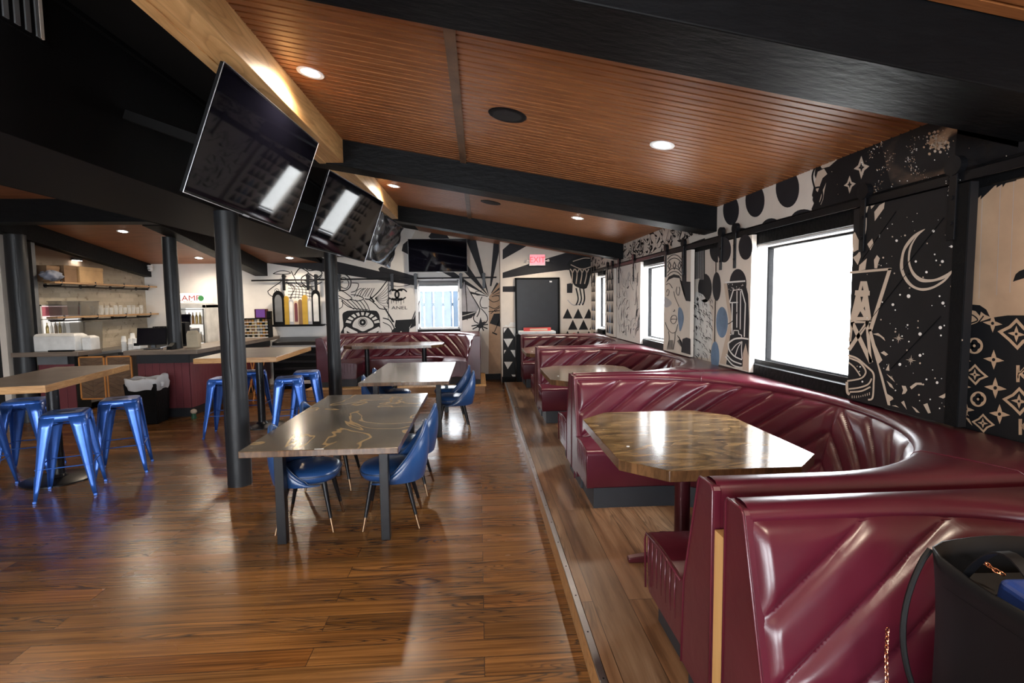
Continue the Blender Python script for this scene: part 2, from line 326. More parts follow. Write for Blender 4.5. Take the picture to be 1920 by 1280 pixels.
def tag(o, label=None, cat=None, group=None, kind=None):
    if label: o['label'] = label
    if cat: o['category'] = cat
    if group: o['group'] = group
    if kind: o['kind'] = kind
    return o
def empty(name, loc=(0, 0, 0), rz=0):
    o = bpy.data.objects.new(name, None); COL.objects.link(o); o.location = loc; o.rotation_euler.z = rz; o.empty_display_size = .1; return o
KIDS = {}
def copy_tree(o, parent=None):
    c = o.copy(); COL.objects.link(c); c.parent = parent
    for ch in [x for x in COL.objects if x.parent == o]: copy_tree(ch, c)
    return c
def struct(o): o['kind'] = 'structure'; return o
def text_shapes(txt, size=1.0):
    cu = bpy.data.curves.new('letters', 'FONT'); cu.body = txt; cu.size = size; cu.align_x = 'CENTER'; cu.resolution_u = 3
    ob = bpy.data.objects.new('letters', cu); me = ob.to_mesh()
    vs = [tuple(v.co) for v in me.vertices]; fs = [tuple(p.vertices) for p in me.polygons]
    ob.to_mesh_clear(); bpy.data.objects.remove(ob); bpy.data.curves.remove(cu); return vs, fs
def smooth_path(pts, n=6, closed=False):
    "Catmull-Rom through the points"
    P = [Vector((p[0], p[1])) for p in pts]; k = len(P); out = []
    rng = range(k if closed else k - 1)
    for i in rng:
        p0, p1, p2, p3 = (P[(i - 1) % k], P[i], P[(i + 1) % k], P[(i + 2) % k]) if closed else (P[max(i - 1, 0)], P[i], P[i + 1], P[min(i + 2, k - 1)])
        for t in [j / n for j in range(n)]:
            out.append(.5 * ((2 * p1) + (p2 - p0) * t + (2 * p0 - 5 * p1 + 4 * p2 - p3) * t * t + (3 * p1 - p0 - 3 * p2 + p3) * t ** 3))
    if not closed: out.append(P[-1])
    return [(p.x, p.y) for p in out]
class Paint:
    "paint on a wall plane: outlines are surveyed from the photograph onto the wall itself"
    def __init__(s, mb, axis, at, lift=-1):
        s.mb, s.axis, s.at, s.lift, s.n = mb, axis, at, lift, 0
    def P(s, u, v, l):
        p = onx(u, v, s.at) if s.axis == 'x' else ony(u, v, s.at)
        d = s.lift * (.0008 + .0006 * l)
        if s.axis == 'x': p.x += d
        else: p.y += d
        return p
    def poly(s, pts, m, l=1, smooth=0, closed=True):
        if smooth: pts = smooth_path(pts, smooth, True)
        vs = [s.P(u, v, l) for u, v in pts]
        tri = tessellate_polygon([[Vector((u, v, 0)) for u, v in pts]])
        s.mb.add(vs, [tuple(t) for t in tri], m)
    def line(s, pts, w, m='ink_black', l=2, smooth=5, taper=False, closed=False):
        if smooth: pts = smooth_path(pts, smooth, closed)
        if closed: pts = pts + [pts[0]]
        k = len(pts); vs = []
        for i, (u, v) in enumerate(pts):
            a = pts[max(i - 1, 0)]; b = pts[min(i + 1, k - 1)]; dx, dy = b[0] - a[0], b[1] - a[1]; L = math.hypot(dx, dy) or 1
            h = w / 2 * (min(1, 2.2 * min(i, k - 1 - i) / k + .15) if taper else 1)
            vs += [s.P(u - dy / L * h, v + dx / L * h, l), s.P(u + dy / L * h, v - dx / L * h, l)]
        s.mb.add(vs, [(2 * i, 2 * i + 1, 2 * i + 3, 2 * i + 2) for i in range(k - 1)], m)
    def dot(s, u, v, r, m='ink_star', l=3, n=8, ry=None):
        ry = ry or r
        s.mb.add([s.P(u + r * math.cos(2 * PI * j / n), v + ry * math.sin(2 * PI * j / n), l) for j in range(n)], [tuple(range(n))], m)
    def text(s, txt, u, v, size, m, l=3, sx=1.0, slope=0, bold=0):
        vs, fs = text_shapes(txt, size)
        s.mb.add([s.P(u + x * sx, v - y + x * sx * slope, l) for x, y, z in vs], fs, m)
        if bold: s.mb.add([s.P(u + x * sx + bold, v - y + x * sx * slope, l) for x, y, z in vs], fs, m)
R = random.Random(7)
# ---------------------------------------------------------------- room shell
def ceil_z(x): return 2.65 + .172 * (XW - x)
def left_ceil_z(y): return 2.58 + .143 * (11.5 - y)
PLX = .49; PLZ = .15                                      # edge and height of the booth platform
struct(MB().box(-9.2, 3.4, YB - .3, 13.4, -.2, 0, 'pine_floor').build('floor'))
struct(MB().box(PLX + .02, XW, YB, 10.10, 0.0005, PLZ, 'deck_floor').build('floor_platform'))
t = MB().box(PLX - .012, PLX + .02, YB, 10.10, .001, PLZ - .012, 'step_wood'); struct(t.build('trim_1', bevel=.002))
t = MB().box(PLX - .016, PLX + .016, YB, 10.10, PLZ - .012, PLZ + .004, 'steel')
for k in range(40):
    y = -2.3 + k * .31
    if y < 9.9: t.lathe([(.005, 0), (.005, .002), (0, .0025)], 'black_metal', (PLX + .001, y, PLZ + .004), 8)
struct(t.build('trim_2', bevel=.002))
MB().box(-3.15, .10, 9.75, 11.5, 0.0005, PLZ - .012, 'step_wood').box(-3.17, .12, 9.72, 11.5, PLZ - .012, PLZ + .004, 'pine_beam').build('floor_far_platform')['kind'] = 'structure'
# --- window wall: solid pieces around the openings, painted on the room side
wr = MB(); T = .2
def wall_x(mb, x0, x1, ya, yb, za, zb, holes, m):
    ys = sorted({ya, yb, *[h[0] for h in holes], *[h[1] for h in holes]})
    for a, b in zip(ys[:-1], ys[1:]):
        h = [q for q in holes if q[0] <= a + 1e-6 and q[1] >= b - 1e-6]
        if h: mb.box(x0, x1, a, b, za, h[0][2], m).box(x0, x1, a, b, h[0][3], zb, m)
        else: mb.box(x0, x1, a, b, za, zb, m)
wall_x(wr, XW, XW + T, YB - .3, 11.2, -.1, 2.9, WIN, 'wall_cream')
pw = Paint(wr, 'x', XW)
def yz(y, z, l=1): return Vector((XW - .0008 - .0006 * l, y, z))
def rect_yz(y0, y1, z0, z1, m, l=1): wr.add([yz(y0, z0, l), yz(y1, z0, l), yz(y1, z1, l), yz(y0, z1, l)], [(0, 1, 2, 3)], m)
# black lower field with monogram, beige above, right of the near sliding door
rect_yz(-2.6, 2.55, 1.0, 2.62, 'ink_tan', 0)
pw.poly([(1790, 620), (1812, 612), (1835, 604), (1862, 595), (1890, 591), (1925, 591), (2100, 600), (2300, 1050), (1915, 835), (1790, 800)], 'ink_black', 1)
pw.poly([(1800, 552), (1815, 570), (1838, 572), (1850, 580), (1857, 594), (1848, 590), (1840, 584), (1838, 592), (1830, 583), (1815, 580), (1806, 584)], 'ink_black', 2)
pw.line([(1804, 596), (1822, 590), (1834, 600), (1820, 606)], 2.5, l=2); pw.line([(1800, 618), (1830, 608), (1845, 592)], 2.5, l=2)
pw.poly([(1900, 528), (1905, 514), (1912, 508), (1920, 505), (1960, 500), (1990, 512), (1960, 520), (1925, 520)], 'ink_black', 2)
# jagged hair line above
pw.poly([(1790, 300), (1818, 386), (1826, 380), (1834, 372), (1841, 366), (1839, 374), (1852, 362), (1862, 352), (1870, 344), (1869, 352), (1880, 345), (1881, 351), (1890, 338), (1892, 334), (1893, 338), (1905, 330), (1925, 318), (2100, 250), (2060, 100), (1800, 200)], 'ink_black', 2)
for u in (1836, 1869, 1894): pw.line([(u, 560 - (u - 1836) * .2), (u + 8, 330)], .7, 'ink_grey', 1, smooth=0)
def diamond(p, u, v, s, m='ink_tan', skew=.12):
    q = [(0, -1), (.55, -.45), (1.25, .05), (.5, .45), (.05, 1), (-.5, .5), (-1.2, -.02), (-.5, -.45)]
    p.poly([(u + a * s, v + b * s + a * s * skew) for a, b in q], m, 2)
    p.poly([(u + a * s * .72, v + b * s * .72 + a * s * skew * .7) for a, b in q], 'ink_black', 3)
    star4(p, u, v, s * .42, m, skew, 4)
def star4(p, u, v, s, m='ink_tan', skew=.12, l=2, hole=True):
    q = []
    for k in range(16):
        a = 2 * PI * k / 16; r = 1.25 if k % 4 == 0 else .42 if k % 4 == 2 else .62
        q.append((u + math.cos(a) * r * s * 1.05, v + math.sin(a) * r * s + math.cos(a) * r * s * skew))
    p.poly(q, m, l)
    if hole: p.dot(u, v, s * .22, 'ink_black', l + 1)
def ringf(p, u, v, s, m='ink_tan'):
    p.dot(u, v, s * .95, m, 2, 20, s * .9); 
    for a, b in ((.3, 0), (-.3, 0), (0, .32), (0, -.32)): p.dot(u + a * s, v + b * s, s * .38, 'ink_black', 3, 12)
    p.dot(u, v, s * .16, m, 4)
for args in ((1828, 648, 17),): ringf(pw, *args)
for u, v, s in ((1907, 626, 30), (1829, 702, 20), (1912, 752, 27), (1844, 793, 18), (1990, 690, 30)): diamond(pw, u, v, s)
for u, v, s in ((1864, 674, 15), (1867, 727, 16), (1875, 776, 15), (1807, 675, 11), (1806, 724, 12), (1812, 767, 12), (1862, 606, 14), (1950, 700, 17)): star4(pw, u, v, s)
ringf(pw, 1835, 748, 16)
for u, v, s in ((1918, 716, 46), (1922, 815, 44), (2010, 800, 50)): pw.text('K', u, v, s, 'ink_tan', 3, bold=2)
for q in ([(1797, 760), (1803, 766), (1812, 772), (1818, 780), (1808, 774)], [(1795, 778), (1801, 780), (1800, 792), (1794, 790)], [(1804, 783), (1812, 786), (1811, 795), (1804, 792)], [(1810, 781), (1818, 785), (1824, 798), (1816, 790)]): pw.poly(q, 'ink_tan', 2)
# night sky above the rail
rect_yz(2.21, 3.22, 2.22, 2.65, 'ink_galaxy', 2)
pw.poly([(1571, 400), (1566, 392), (1560, 398), (1545, 396), (1530, 402), (1522, 392), (1528, 378), (1523, 366), (1526, 352), (1532, 340), (1528, 328), (1530, 312), (1536, 300), (1545, 294), (1560, 290), (1600, 275), (1650, 262), (1680, 380)], 'ink_black', 3)
for q in ([(1536, 306), (1548, 298), (1560, 292), (1580, 286), (1572, 298), (1556, 312), (1542, 316)], [(1528, 344), (1534, 322), (1546, 316), (1552, 326), (1543, 334), (1538, 348), (1534, 360), (1530, 356)], [(1542, 360), (1550, 342), (1547, 356), (1544, 374), (1540, 384), (1537, 378)]): pw.poly(q, 'ink_cream', 4)
pw.line([(1534, 303), (1524, 330), (1530, 360), (1526, 375), (1536, 384), (1543, 368), (1540, 352), (1530, 352)], 3.2, 'ink_black', 5)
for u, v, s in ((1616, 314, 22), (1594, 346, 17)):
    q = [(0, -1), (.22, -.3), (.68, -.12), (.25, .25), (-.02, 1), (-.2, .25), (-.65, .12), (-.28, -.2)]
    pw.poly([(u + a * s, v + b * s) for a, b in q], 'ink_cream', 4); pw.poly([(u + a * s * .42, v + b * s * .42) for a, b in q], 'ink_black', 5)
for k in range(330):
    t = R.random()
    if k < 150: a = PI * (.05 + 1.25 * t); u = 1752 + 44 * math.cos(a) + R.gauss(0, 5); v = 292 + 46 * math.sin(a) + R.gauss(0, 5)
    elif k < 220: u = 1618 + 70 * t + R.gauss(0, 4); v = 308 - 78 * t + R.gauss(0, 3); 
    elif k < 290: u = 1640 + 30 * t + R.gauss(0, 6); v = 366 - 80 * t + R.gauss(0, 6)
    else: u = 1560 + 330 * t; v = 380 - 90 * t + R.gauss(0, 22)
    if v > 380 - (u - 1560) * .26 + 12: continue
    pw.dot(u, v, R.choice((.5, .7, .9, 1.2)), R.choice(('ink_star', 'ink_cream', 'ink_tan')), 6, 6)
for k in range(160): pw.dot(R.gauss(1757, 9), R.gauss(266, 9) , R.choice((1.2, 2, 2.8)), R.choice(('ink_tan', 'ink_tan', 'ink_cream')), 5, 7)
# polka dots between near and middle beams
rect_yz(3.22, 5.13, 2.28, 2.65, 'wall_cream', 0); rect_yz(4.36, 5.15, 1.0, 2.3, 'wall_cream', 0)
for u, v, a, b in ((1371, 394, 15, 28), (1416, 376, 18, 31), (1477, 353, 22, 36)): pw.dot(u, v, a, 'ink_soft', 2, 28, b)
for u, v, a, b in ((1447, 429, 20, 20), (1392, 445, 18, 18), (1345, 470, 14, 22), (1508, 414, 26, 22)): pw.dot(u, v, a, 'ink_soft', 1, 24, b)
pw.poly([(1340, 381), (1344, 400), (1342, 425), (1334, 436), (1310, 440), (1300, 380)], 'ink_soft', 2)
for u, v, a, b in ((1322, 540, 13, 27), (1368, 540, 14, 22)): pw.dot(u, v, a, 'ink_soft', 1, 24, b)
# white furred creature beside the piano keys
rect_yz(5.13, 6.0, 1.0, 2.3, 'wall_cream', 0)
pw.poly([(1297, 455), (1322, 446), (1322, 520), (1300, 524)], 'ink_black', 1)
for k in range(9): pw.line([(1300 + k * 2.4, 524), (1300 + k * 2.4, 458 - k)], .6, 'ink_white', 2, smooth=0)
pw.poly([(1297, 560), (1306, 546), (1318, 552), (1330, 568), (1336, 600), (1335, 640), (1330, 672), (1300, 668)], 'ink_white', 1)
for k in range(110):
    u = R.uniform(1297, 1333); v = R.uniform(552, 668); L = R.uniform(5, 12); a = R.uniform(.2, 1.2)
    pw.line([(u, v), (u + L * .5 * math.cos(a), v + L * .5 * math.sin(a)), (u + L * math.cos(a + .35), v + L * math.sin(a + .35))], R.uniform(.7, 1.6) * (1.8 if u < 1308 else 1), 'ink_black', 2, smooth=2, taper=True)
# scribbled mane above the rail, between middle and far beams
for k in range(230):
    y = R.uniform(5.55, 8.45); z = R.uniform(2.36, 2.62); a = R.uniform(-.9, 1.9); L = R.uniform(.06, .2); pts = []
    for j in range(5):
        pts.append((y, z)); y += math.cos(a) * L / 4; z += math.sin(a) * L / 4; a += R.uniform(-.2, .6)
    if max(q[1] for q in pts) > 2.64: continue
    w = R.choice((.006, .010, .016)); vs = []
    for j, (yy, zz) in enumerate(pts):
        h = w * (1, 1, .9, .6, .2)[j]; vs += [yz(yy, zz + h, 2), yz(yy - h, zz - h, 2)]
    wr.add(vs, [(2 * j, 2 * j + 1, 2 * j + 3, 2 * j + 2) for j in range(4)], 'ink_black')
# figures left of the middle window, triangles near the far corner
rect_yz(7.5, 9.7, 1.0, 2.3, 'wall_cream', 0); rect_yz(9.0, 9.06, 1.0, 2.35, 'ink_black', 1)
for k in range(6):
    for j in range(6):
        y0 = 9.08 + j * .34; z0 = 1.04 + k * .2
        if 9.6 < y0 + .17 < 10.55 and z0 > 1.0 and z0 < 2.2: continue
        if y0 + .3 < 11: wr.add([yz(y0, z0, 1), yz(y0 + .30, z0, 1), yz(y0 + .15, z0 + .19, 1)], [(0, 1, 2)], 'ink_black')
for k in range(40):
    y = R.uniform(8.9, 10.9); z = R.uniform(2.36, 2.6); wr.add([yz(y, z, 1), yz(y + R.uniform(.05, .2), z + R.uniform(-.05, .1), 1), yz(y + .03, z + R.uniform(.03, .1), 1)], [(0, 1, 2)], 'ink_black')
# strip under the near window
for q in ([(1427, 690), (1440, 692), (1437, 702), (1426, 699)], [(1487, 703), (1494, 705), (1495, 716), (1484, 713)], [(1496, 705), (1505, 707), (1507, 719), (1498, 717)], [(1561, 724), (1569, 734), (1562, 733)], [(1528, 724), (1534, 719), (1535, 724), (1530, 726)]): pw.poly(q, 'ink_cream', 2)
rect_yz(2.9, 4.40, 1.0, 1.2, 'ink_black', 1); rect_yz(2.2, 3.3, 1.0, 2.3, 'ink_black', 0) if False else None
for k in range(9): pw.line([(1447 + k * 3.4, 703 + k * .9), (1447.5 + k * 3.4, 706 + k * .9)], .9, 'ink_cream', 2, smooth=0)
struct(wr.build('wall_right'))
# --- far wall, painted
wf = MB(); YF = 11.5; YD = 11.0
wall_x_holes = [(-1.30, -.42, 1.14, 2.20)]
def wall_y(mb, y0, y1, xa, xb, za, zb, holes, m):
    xs = sorted({xa, xb, *[h[0] for h in holes], *[h[1] for h in holes]})
    for a, b in zip(xs[:-1], xs[1:]):
        h = [q for q in holes if q[0] <= a + 1e-6 and q[1] >= b - 1e-6]
        if h: mb.box(a, b, y0, y1, za, h[0][2], m).box(a, b, y0, y1, h[0][3], zb, m)
        else: mb.box(a, b, y0, y1, za, zb, m)
wall_y(wf, YF, YF + .2, -7.25, .48, -.1, 3.9, wall_x_holes, 'wall_white')
pf = Paint(wf, 'y', YF)
pf.poly([(917, 556), (943, 520), (943, 701), (916, 702)], 'ink_tan', 0)
pf.poly([(903, 600), (916, 600), (916, 702), (903, 701)], 'wall_cream', 0)
pf.poly([(905, 701), (943, 700), (943, 716), (905, 716)], 'ink_black', 1)
pf.poly([(780, 430), (943, 430), (943, 520), (917, 556), (760, 470)], 'wall_cream', 0)
C0 = (917, 556)
def ray_poly(a0, a1, r1, m='ink_soft', l=1, r0=2):
    f = lambda a, r: (C0[0] - r * math.cos(math.radians(a)), C0[1] - r * math.sin(math.radians(a)))
    pf.poly([f(a0, r0), f(a0, r1), f((a0 + a1) / 2, r1 * 1.02), f(a1, r1), f(a1, r0)], m, l)
ray_poly(8.6, 15.6, 58); ray_poly(8.6, 13.0, 440, r0=138); ray_poly(12.8, 15.6, 210, r0=138); ray_poly(27.6, 35, 185); ray_poly(44.7, 55.6, 160); ray_poly(67.9, 77, 130); ray_poly(94.7, 102.5, 110, r0=20)
for a0, a1, r in ((118, 126, 30), (138, 146, 28), (157, 161, 27), (172, 176, 26)): ray_poly(a0, a1, r, r0=8)
# fish with roses
F = lambda pts, w=1.6, **k: pf.line(pts, w, 'ink_black', 3, **k)
F([(502, 546), (512, 538), (524, 530), (530, 524)], 1.6); F([(502, 546), (505, 552), (515, 558)], 1.4); pf.dot(519, 545, 4.4, 'ink_black', 3, 14); pf.dot(519, 545, 3.4, 'ink_white', 4, 14); pf.dot(519, 545, 1.3, 'ink_black', 5)
F([(512, 513), (524, 508), (536, 508), (545, 512), (532, 514), (512, 513)], 1.4)
F([(536, 528), (552, 540), (545, 556), (548, 566)], 1.3); F([(534, 530), (560, 532), (590, 545), (600, 560)], 1.3)
for k in range(7): F([(538 + k * 7, 530 + k), (549 + k * 6, 542), (546 + k * 7, 560)], 1)
for k in range(5): F([(540, 534 + k * 6), (560, 537 + k * 5), (584, 538 + k * 6)], 1)
F([(552, 516), (562, 503), (572, 506), (578, 512), (566, 520), (566, 530), (574, 536)], 2); F([(578, 512), (594, 520), (604, 512), (596, 506), (580, 507), (572, 502)], 2)
F([(546, 508), (552, 520), (558, 532), (572, 538), (590, 536), (604, 528)], 1.6); F([(566, 524), (580, 528), (596, 524), (604, 516)], 1.5)
F([(620, 520), (628, 514), (640, 512), (650, 516), (658, 526), (656, 538), (648, 544), (636, 544)], 2); F([(634, 524), (646, 520), (654, 530), (650, 540), (640, 538), (636, 530), (644, 528)], 1.5); F([(660, 530), (672, 532), (668, 544), (658, 548)], 1.5)
F([(626, 548), (640, 545), (652, 552), (660, 560), (650, 562), (638, 556), (626, 548)], 1.5); F([(658, 552), (672, 554), (682, 560), (670, 564), (656, 560)], 1.5); F([(625, 562), (640, 560), (642, 574), (632, 580), (626, 576)], 1.3)
for k in range(7): F([(664 + k * 5, 556), (670 + k * 5, 544 + k % 2 * 2), (678 + k * 4, 540)], 1.2)
for k in range(6): F([(642 + k * 8, 562), (654 + k * 7, 572), (664 + k * 6, 580 + k)], 1.4)
F([(640, 564), (656, 576), (680, 580), (690, 580)], 1.5); F([(684, 560), (692, 561), (700, 556), (712, 544), (727, 524)], 2); F([(692, 561), (704, 570), (712, 578), (726, 580)], 1.8); F([(694, 556), (702, 566)], 3)
for k in range(7): F([(703, 559), (716, 552 - 4 + k * 4), (728, 532 + k * 7)], .8)
F([(728, 524), (729, 578)], 1)
for u, v in ((625, 586), (628, 588)): F([(u - 3, v), (u, v + 1), (u + 4, v - 4)], 1)
# mask with the eye
for q in ([(644, 612), (642, 590), (648, 584), (658, 582), (700, 582), (708, 585), (712, 594), (713, 612), (716, 626), (714, 645), (640, 645), (638, 626)],): pf.poly(q, 'ink_black', 3, smooth=3)
pf.poly([(661, 612), (664, 602), (672, 596), (681, 594), (690, 596), (698, 603), (700, 612), (690, 617), (680, 621), (670, 616)], 'ink_white', 4, smooth=3)
for k in range(9):
    a = math.radians(200 + k * 17.5); c, s_ = math.cos(a), math.sin(a); cx, cy = 680, 611
    pf.poly([(cx + 23 * c + 2 * s_, cy + 20 * s_ - 2 * c), (cx + 33 * c + 3 * s_, cy + 26 * s_ - 2.5 * c), (cx + 33 * c - 3 * s_, cy + 26 * s_ + 2.5 * c), (cx + 23 * c - 2 * s_, cy + 20 * s_ + 2 * c)], 'ink_white', 4)
for r, c in ((8.6, 'ink_black'), (7.6, 'ink_white'), (6.4, 'ink_black'), (1.8, 'ink_white')): pf.dot(680, 604, r, c, {8.6: 5, 7.6: 6, 6.4: 7, 1.8: 8}[r], 20)
for sx in (1, -1):
    pf.poly([(680 + sx * a, b) for a, b in ((10, 622), (30, 612), (35, 616), (34, 640), (28, 640), (30, 620), (12, 630), (8, 640), (5, 636))], 'ink_white', 5)
    pf.poly([(680 + sx * a, b) for a, b in ((16, 628), (26, 624), (27, 640), (16, 640))], 'ink_black', 6)
F([(609, 607), (616, 612), (624, 622), (630, 640)], 1.4); F([(612, 604), (622, 612), (630, 624), (636, 640)], 1.2)
F([(718, 596), (730, 600), (738, 612), (742, 624)], 2); F([(718, 604), (732, 612), (738, 630)], 1.4)
pf.poly([(718, 574), (722, 576), (740, 604), (736, 604)], 'ink_black', 4); pf.poly([(742, 600), (776, 598), (770, 610), (762, 622), (748, 620), (740, 612)], 'ink_black', 3)
pf.poly([(734, 622), (742, 614), (752, 616), (760, 614), (768, 616), (760, 640), (734, 640)], 'ink_black', 4, smooth=3); pf.dot(752, 622, 1.5, 'ink_white', 5)
# interlocked letters with drips
def arc(cx, cy, rx, ry, a0, a1, n=12): return [(cx + rx * math.cos(math.radians(a0 + (a1 - a0) * k / n)), cy + ry * math.sin(math.radians(a0 + (a1 - a0) * k / n))) for k in range(n + 1)]
pf.line(arc(742, 552, 9.5, 8, 215, 145, 10)[::-1], .1, 'ink_black', 3, smooth=0)
pf.line(arc(750, 552, 9, 8.5, -60, -300, 16), 3.4, 'ink_black', 4, smooth=0); pf.line(arc(739, 552, 9, 8.5, 240, 480, 16), 3.4, 'ink_black', 4, smooth=0)
pf.line([(730, 547), (734, 543), (742, 543)], 2.4, 'ink_black', 4); pf.line([(746, 543), (756, 542), (763, 547)], 2.4, 'ink_black', 4); pf.line([(729, 558), (738, 562), (752, 562), (761, 557)], 2.6, 'ink_black', 4)
for u, h in ((734, 8), (738, 6), (743, 9), (747, 6), (752, 10), (757, 7)): pf.line([(u, 561), (u, 561 + h)], .9, 'ink_black', 4, smooth=0)
pf.line([(731, 560), (726, 564), (727, 570)], 1.4, 'ink_black', 4)
pf.text('ANEL', 749, 579.5, 8.2, 'ink_black', 4, sx=1.5)
F([(728, 528), (728, 600)], .9); F([(730, 534), (750, 537), (783, 530)], 1.2)
# cliff, bay, tent, campfire
pf.poly([(775, 590), (786, 566), (786, 608), (770, 616)], 'ink_grey', 2); F([(772, 600), (787, 564)], 1.6); pf.poly([(780, 587), (787, 584), (787, 606), (768, 616), (772, 606)], 'ink_black', 3)
pf.poly([(861, 584), (894, 584), (884, 596), (861, 602)], 'ink_soft', 2); pf.line([(861, 594), (892, 585)], 1.2, 'ink_white', 3, smooth=0)
pf.poly([(870, 527), (861, 560), (861, 584), (893, 584), (899, 578)], 'ink_grey', 3); F([(860, 562), (870, 527), (884, 552), (899, 577)], 1.7, smooth=0); F([(872, 530), (875, 570), (876, 600)], 1.4, smooth=0)
F([(903, 545), (892, 547), (894, 553), (905, 553), (914, 556)], 1.2); F([(904, 556), (900, 566), (903, 576), (914, 577)], 1.5); F([(900, 577), (898, 586), (894, 594)], 1.8); F([(902, 578), (912, 590), (914, 600), (908, 606)], 1.6); F([(893, 584), (888, 594), (890, 602), (897, 606)], 1.8)
pf.poly([(893, 612), (898, 606), (901, 594), (904, 604), (910, 602), (906, 612), (900, 616)], 'ink_soft', 4)
for a, b in (((884, 611), (896, 609)), ((886, 617), (898, 611)), ((915, 608), (905, 609)), ((914, 616), (904, 612)), ((898, 621), (900, 612)), ((907, 620), (903, 612)), ((912, 604), (905, 608))): F([a, b], 2.2, smooth=0)
F([(916, 560), (925, 566), (936, 562), (934, 554), (922, 556)], 1.3); F([(916, 574), (928, 578), (941, 570)], 1.3); F([(916, 584), (941, 582)], 1.4); F([(920, 588), (930, 580), (940, 575)], 1.3); F([(927, 580), (929, 584), (932, 581)], 1)
pf.poly([(926, 588), (943, 587), (943, 614), (918, 606)], 'ink_black', 3); F([(941, 590), (934, 606), (927, 622)], 1.4, smooth=0); F([(923, 623), (932, 627)], 2.6, smooth=0)
struct(wf.build('wall_far'))
# --- door wall
wd = MB(); wd.box(.47, XW, YD, YD + .7, -.1, 3.2, 'wall_cream').box(.465, .4715, YD, YF, 0, 3.2, 'wall_cream')
pd = Paint(wd, 'y', YD)
pd.poly([(942.5, 468), (956, 456), (960, 440), (1000, 455), (987.5, 461), (942.5, 486.5)], 'ink_soft')
pd.poly([(942.5, 511), (1000, 492), (1060, 474), (1108, 478), (1108, 500), (1090, 507), (1062, 506), (1010, 512), (942.5, 521.5)], 'ink_soft')
pd.poly([(942.5, 537), (971, 536), (971, 547), (942.5, 547)], 'ink_soft'); pd.poly([(1063, 532), (1074, 530), (1073, 549), (1063, 549)], 'ink_soft')
for u0, v0, w, h in [(943, 640 - 2 + 25 * 0, 0, 0)]: pass
for r in range(5):                                            # white triangles on black
    pass
pd.poly([(943, 614), (973, 614), (973, 722), (943, 722)], 'ink_black', 1)
pd.poly([(943, 612), (973, 612), (973, 600), (968, 606), (962, 604), (957, 604), (953, 611), (949, 609), (943, 613)], 'ink_white', 2)
for tr_ in ([(954, 614.5), (971, 614.5), (965, 631)], [(944, 615), (950.5, 615), (944.5, 624)], [(944, 635), (962, 634.5), (952.5, 651)], [(968, 634), (972, 634), (972, 639)], [(957, 656), (972, 656), (965.5, 670)], [(945, 656), (949, 656), (945, 663)], [(945, 678), (961, 678), (952, 692)], [(969, 677), (972, 677), (972, 681)], [(959, 702), (971, 702), (969, 707), (962, 707)]): pd.poly(tr_, 'ink_white', 2)
for k in range(6):
    for j in range(3):
        u = 1064 + j * 20 + (k % 2) * 10; v = 597 + k * 21
        if k % 2 == 0 and j == 2: pass
        pd.poly([(u - 9, v), (u + 9, v), (u, v - 19)], 'ink_black', 2)
D_ = lambda pts, w=2.4, c='ink_black': pd.line(pts, w, c, 4)
pd.poly([(1066, 494), (1072, 486), (1094, 482), (1108, 486), (1108, 508), (1100, 540), (1082, 538), (1074, 530), (1068, 510)], 'ink_black', 3, smooth=3)
D_([(1064, 498), (1070, 488), (1090, 480), (1108, 482)]); D_([(1070, 496), (1090, 504), (1108, 500)], 1.6, 'ink_cream'); D_([(1074, 490), (1094, 484), (1106, 484)], 1.6, 'ink_cream')
for k in range(4): D_([(1069 + k * 9, 504), (1073 + k * 9, 512), (1072 + k * 8, 532)], 2, 'ink_cream'); D_([(1077 + k * 9, 504), (1073 + k * 9, 512)], 2, 'ink_cream')
for k in range(3): D_([(1080 + k * 7, 540), (1084 + k * 6, 560), (1080 + k * 6, 572)], 2.6, 'ink_black')
D_([(1064, 562), (1076, 572), (1096, 566)], 1.6, 'ink_grey'); D_([(1098, 458), (1104, 470), (1108, 476)], 3)
struct(wd.build('wall_door_side'))
# --- left brick wall, back and near-left walls
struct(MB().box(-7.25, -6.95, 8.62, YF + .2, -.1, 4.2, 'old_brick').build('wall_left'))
struct(MB().box(-9.2, -6.95, 8.42, 8.62, -.1, 4.6, 'black_matte').box(-9.2, -9.0, YB - .3, 8.42, -.1, 4.6, 'wall_cream').build('wall_left_near'))
wb = MB(); wall_y(wb, YB - .2, YB, -9.2, XW + .2, -.1, 4.8, BWIN, 'wall_cream'); struct(wb.build('wall_back'))
# skirtings
struct(MB().box(.47, .76, YD - .018, YD, 0, .13, 'black_paint').box(1.70, XW, YD - .018, YD, 0, .13, 'black_paint').build('baseboard_far', bevel=.003))
# --- ceilings
def slope_box(mb, x0, x1, y0, y1, th, m, drop=0):
    a, b = ceil_z(x0) - drop, ceil_z(x1) - drop
    mb.hexa([(x0, y0, a - th), (x1, y0, b - th), (x1, y1, b - th), (x0, y1, a - th), (x0, y0, a), (x1, y0, b), (x1, y1, b), (x0, y1, a)], m)
BEAMS = [(1.84, 2.20), (5.13, 5.42), (8.5, 8.8)]
bays = [(YB, 1.84), (2.20, 5.13), (5.42, 8.5), (8.8, YF)]
cw = MB(); PX0 = -1.24
for y0, y1 in bays:
    n = max(1, round((y1 - y0) / .066)); w = (y1 - y0) / n
    for k in range(n): slope_box(cw, PX0, XW, y0 + k * w + .008, y0 + (k + 1) * w - .008, .03, 'ceiling_wood')
slope_box(cw, PX0, XW, YB, YF, .02, 'ceiling_black', drop=-.021)
struct(cw.build('ceiling'))
cd = MB(); slope_box(cd, -3.32, PX0 - .001, YB, YF, .05, 'ceiling_black', drop=-.03); struct(cd.build('ceiling_dark_strip'))  # black colour painted in for the lack of light on this strip
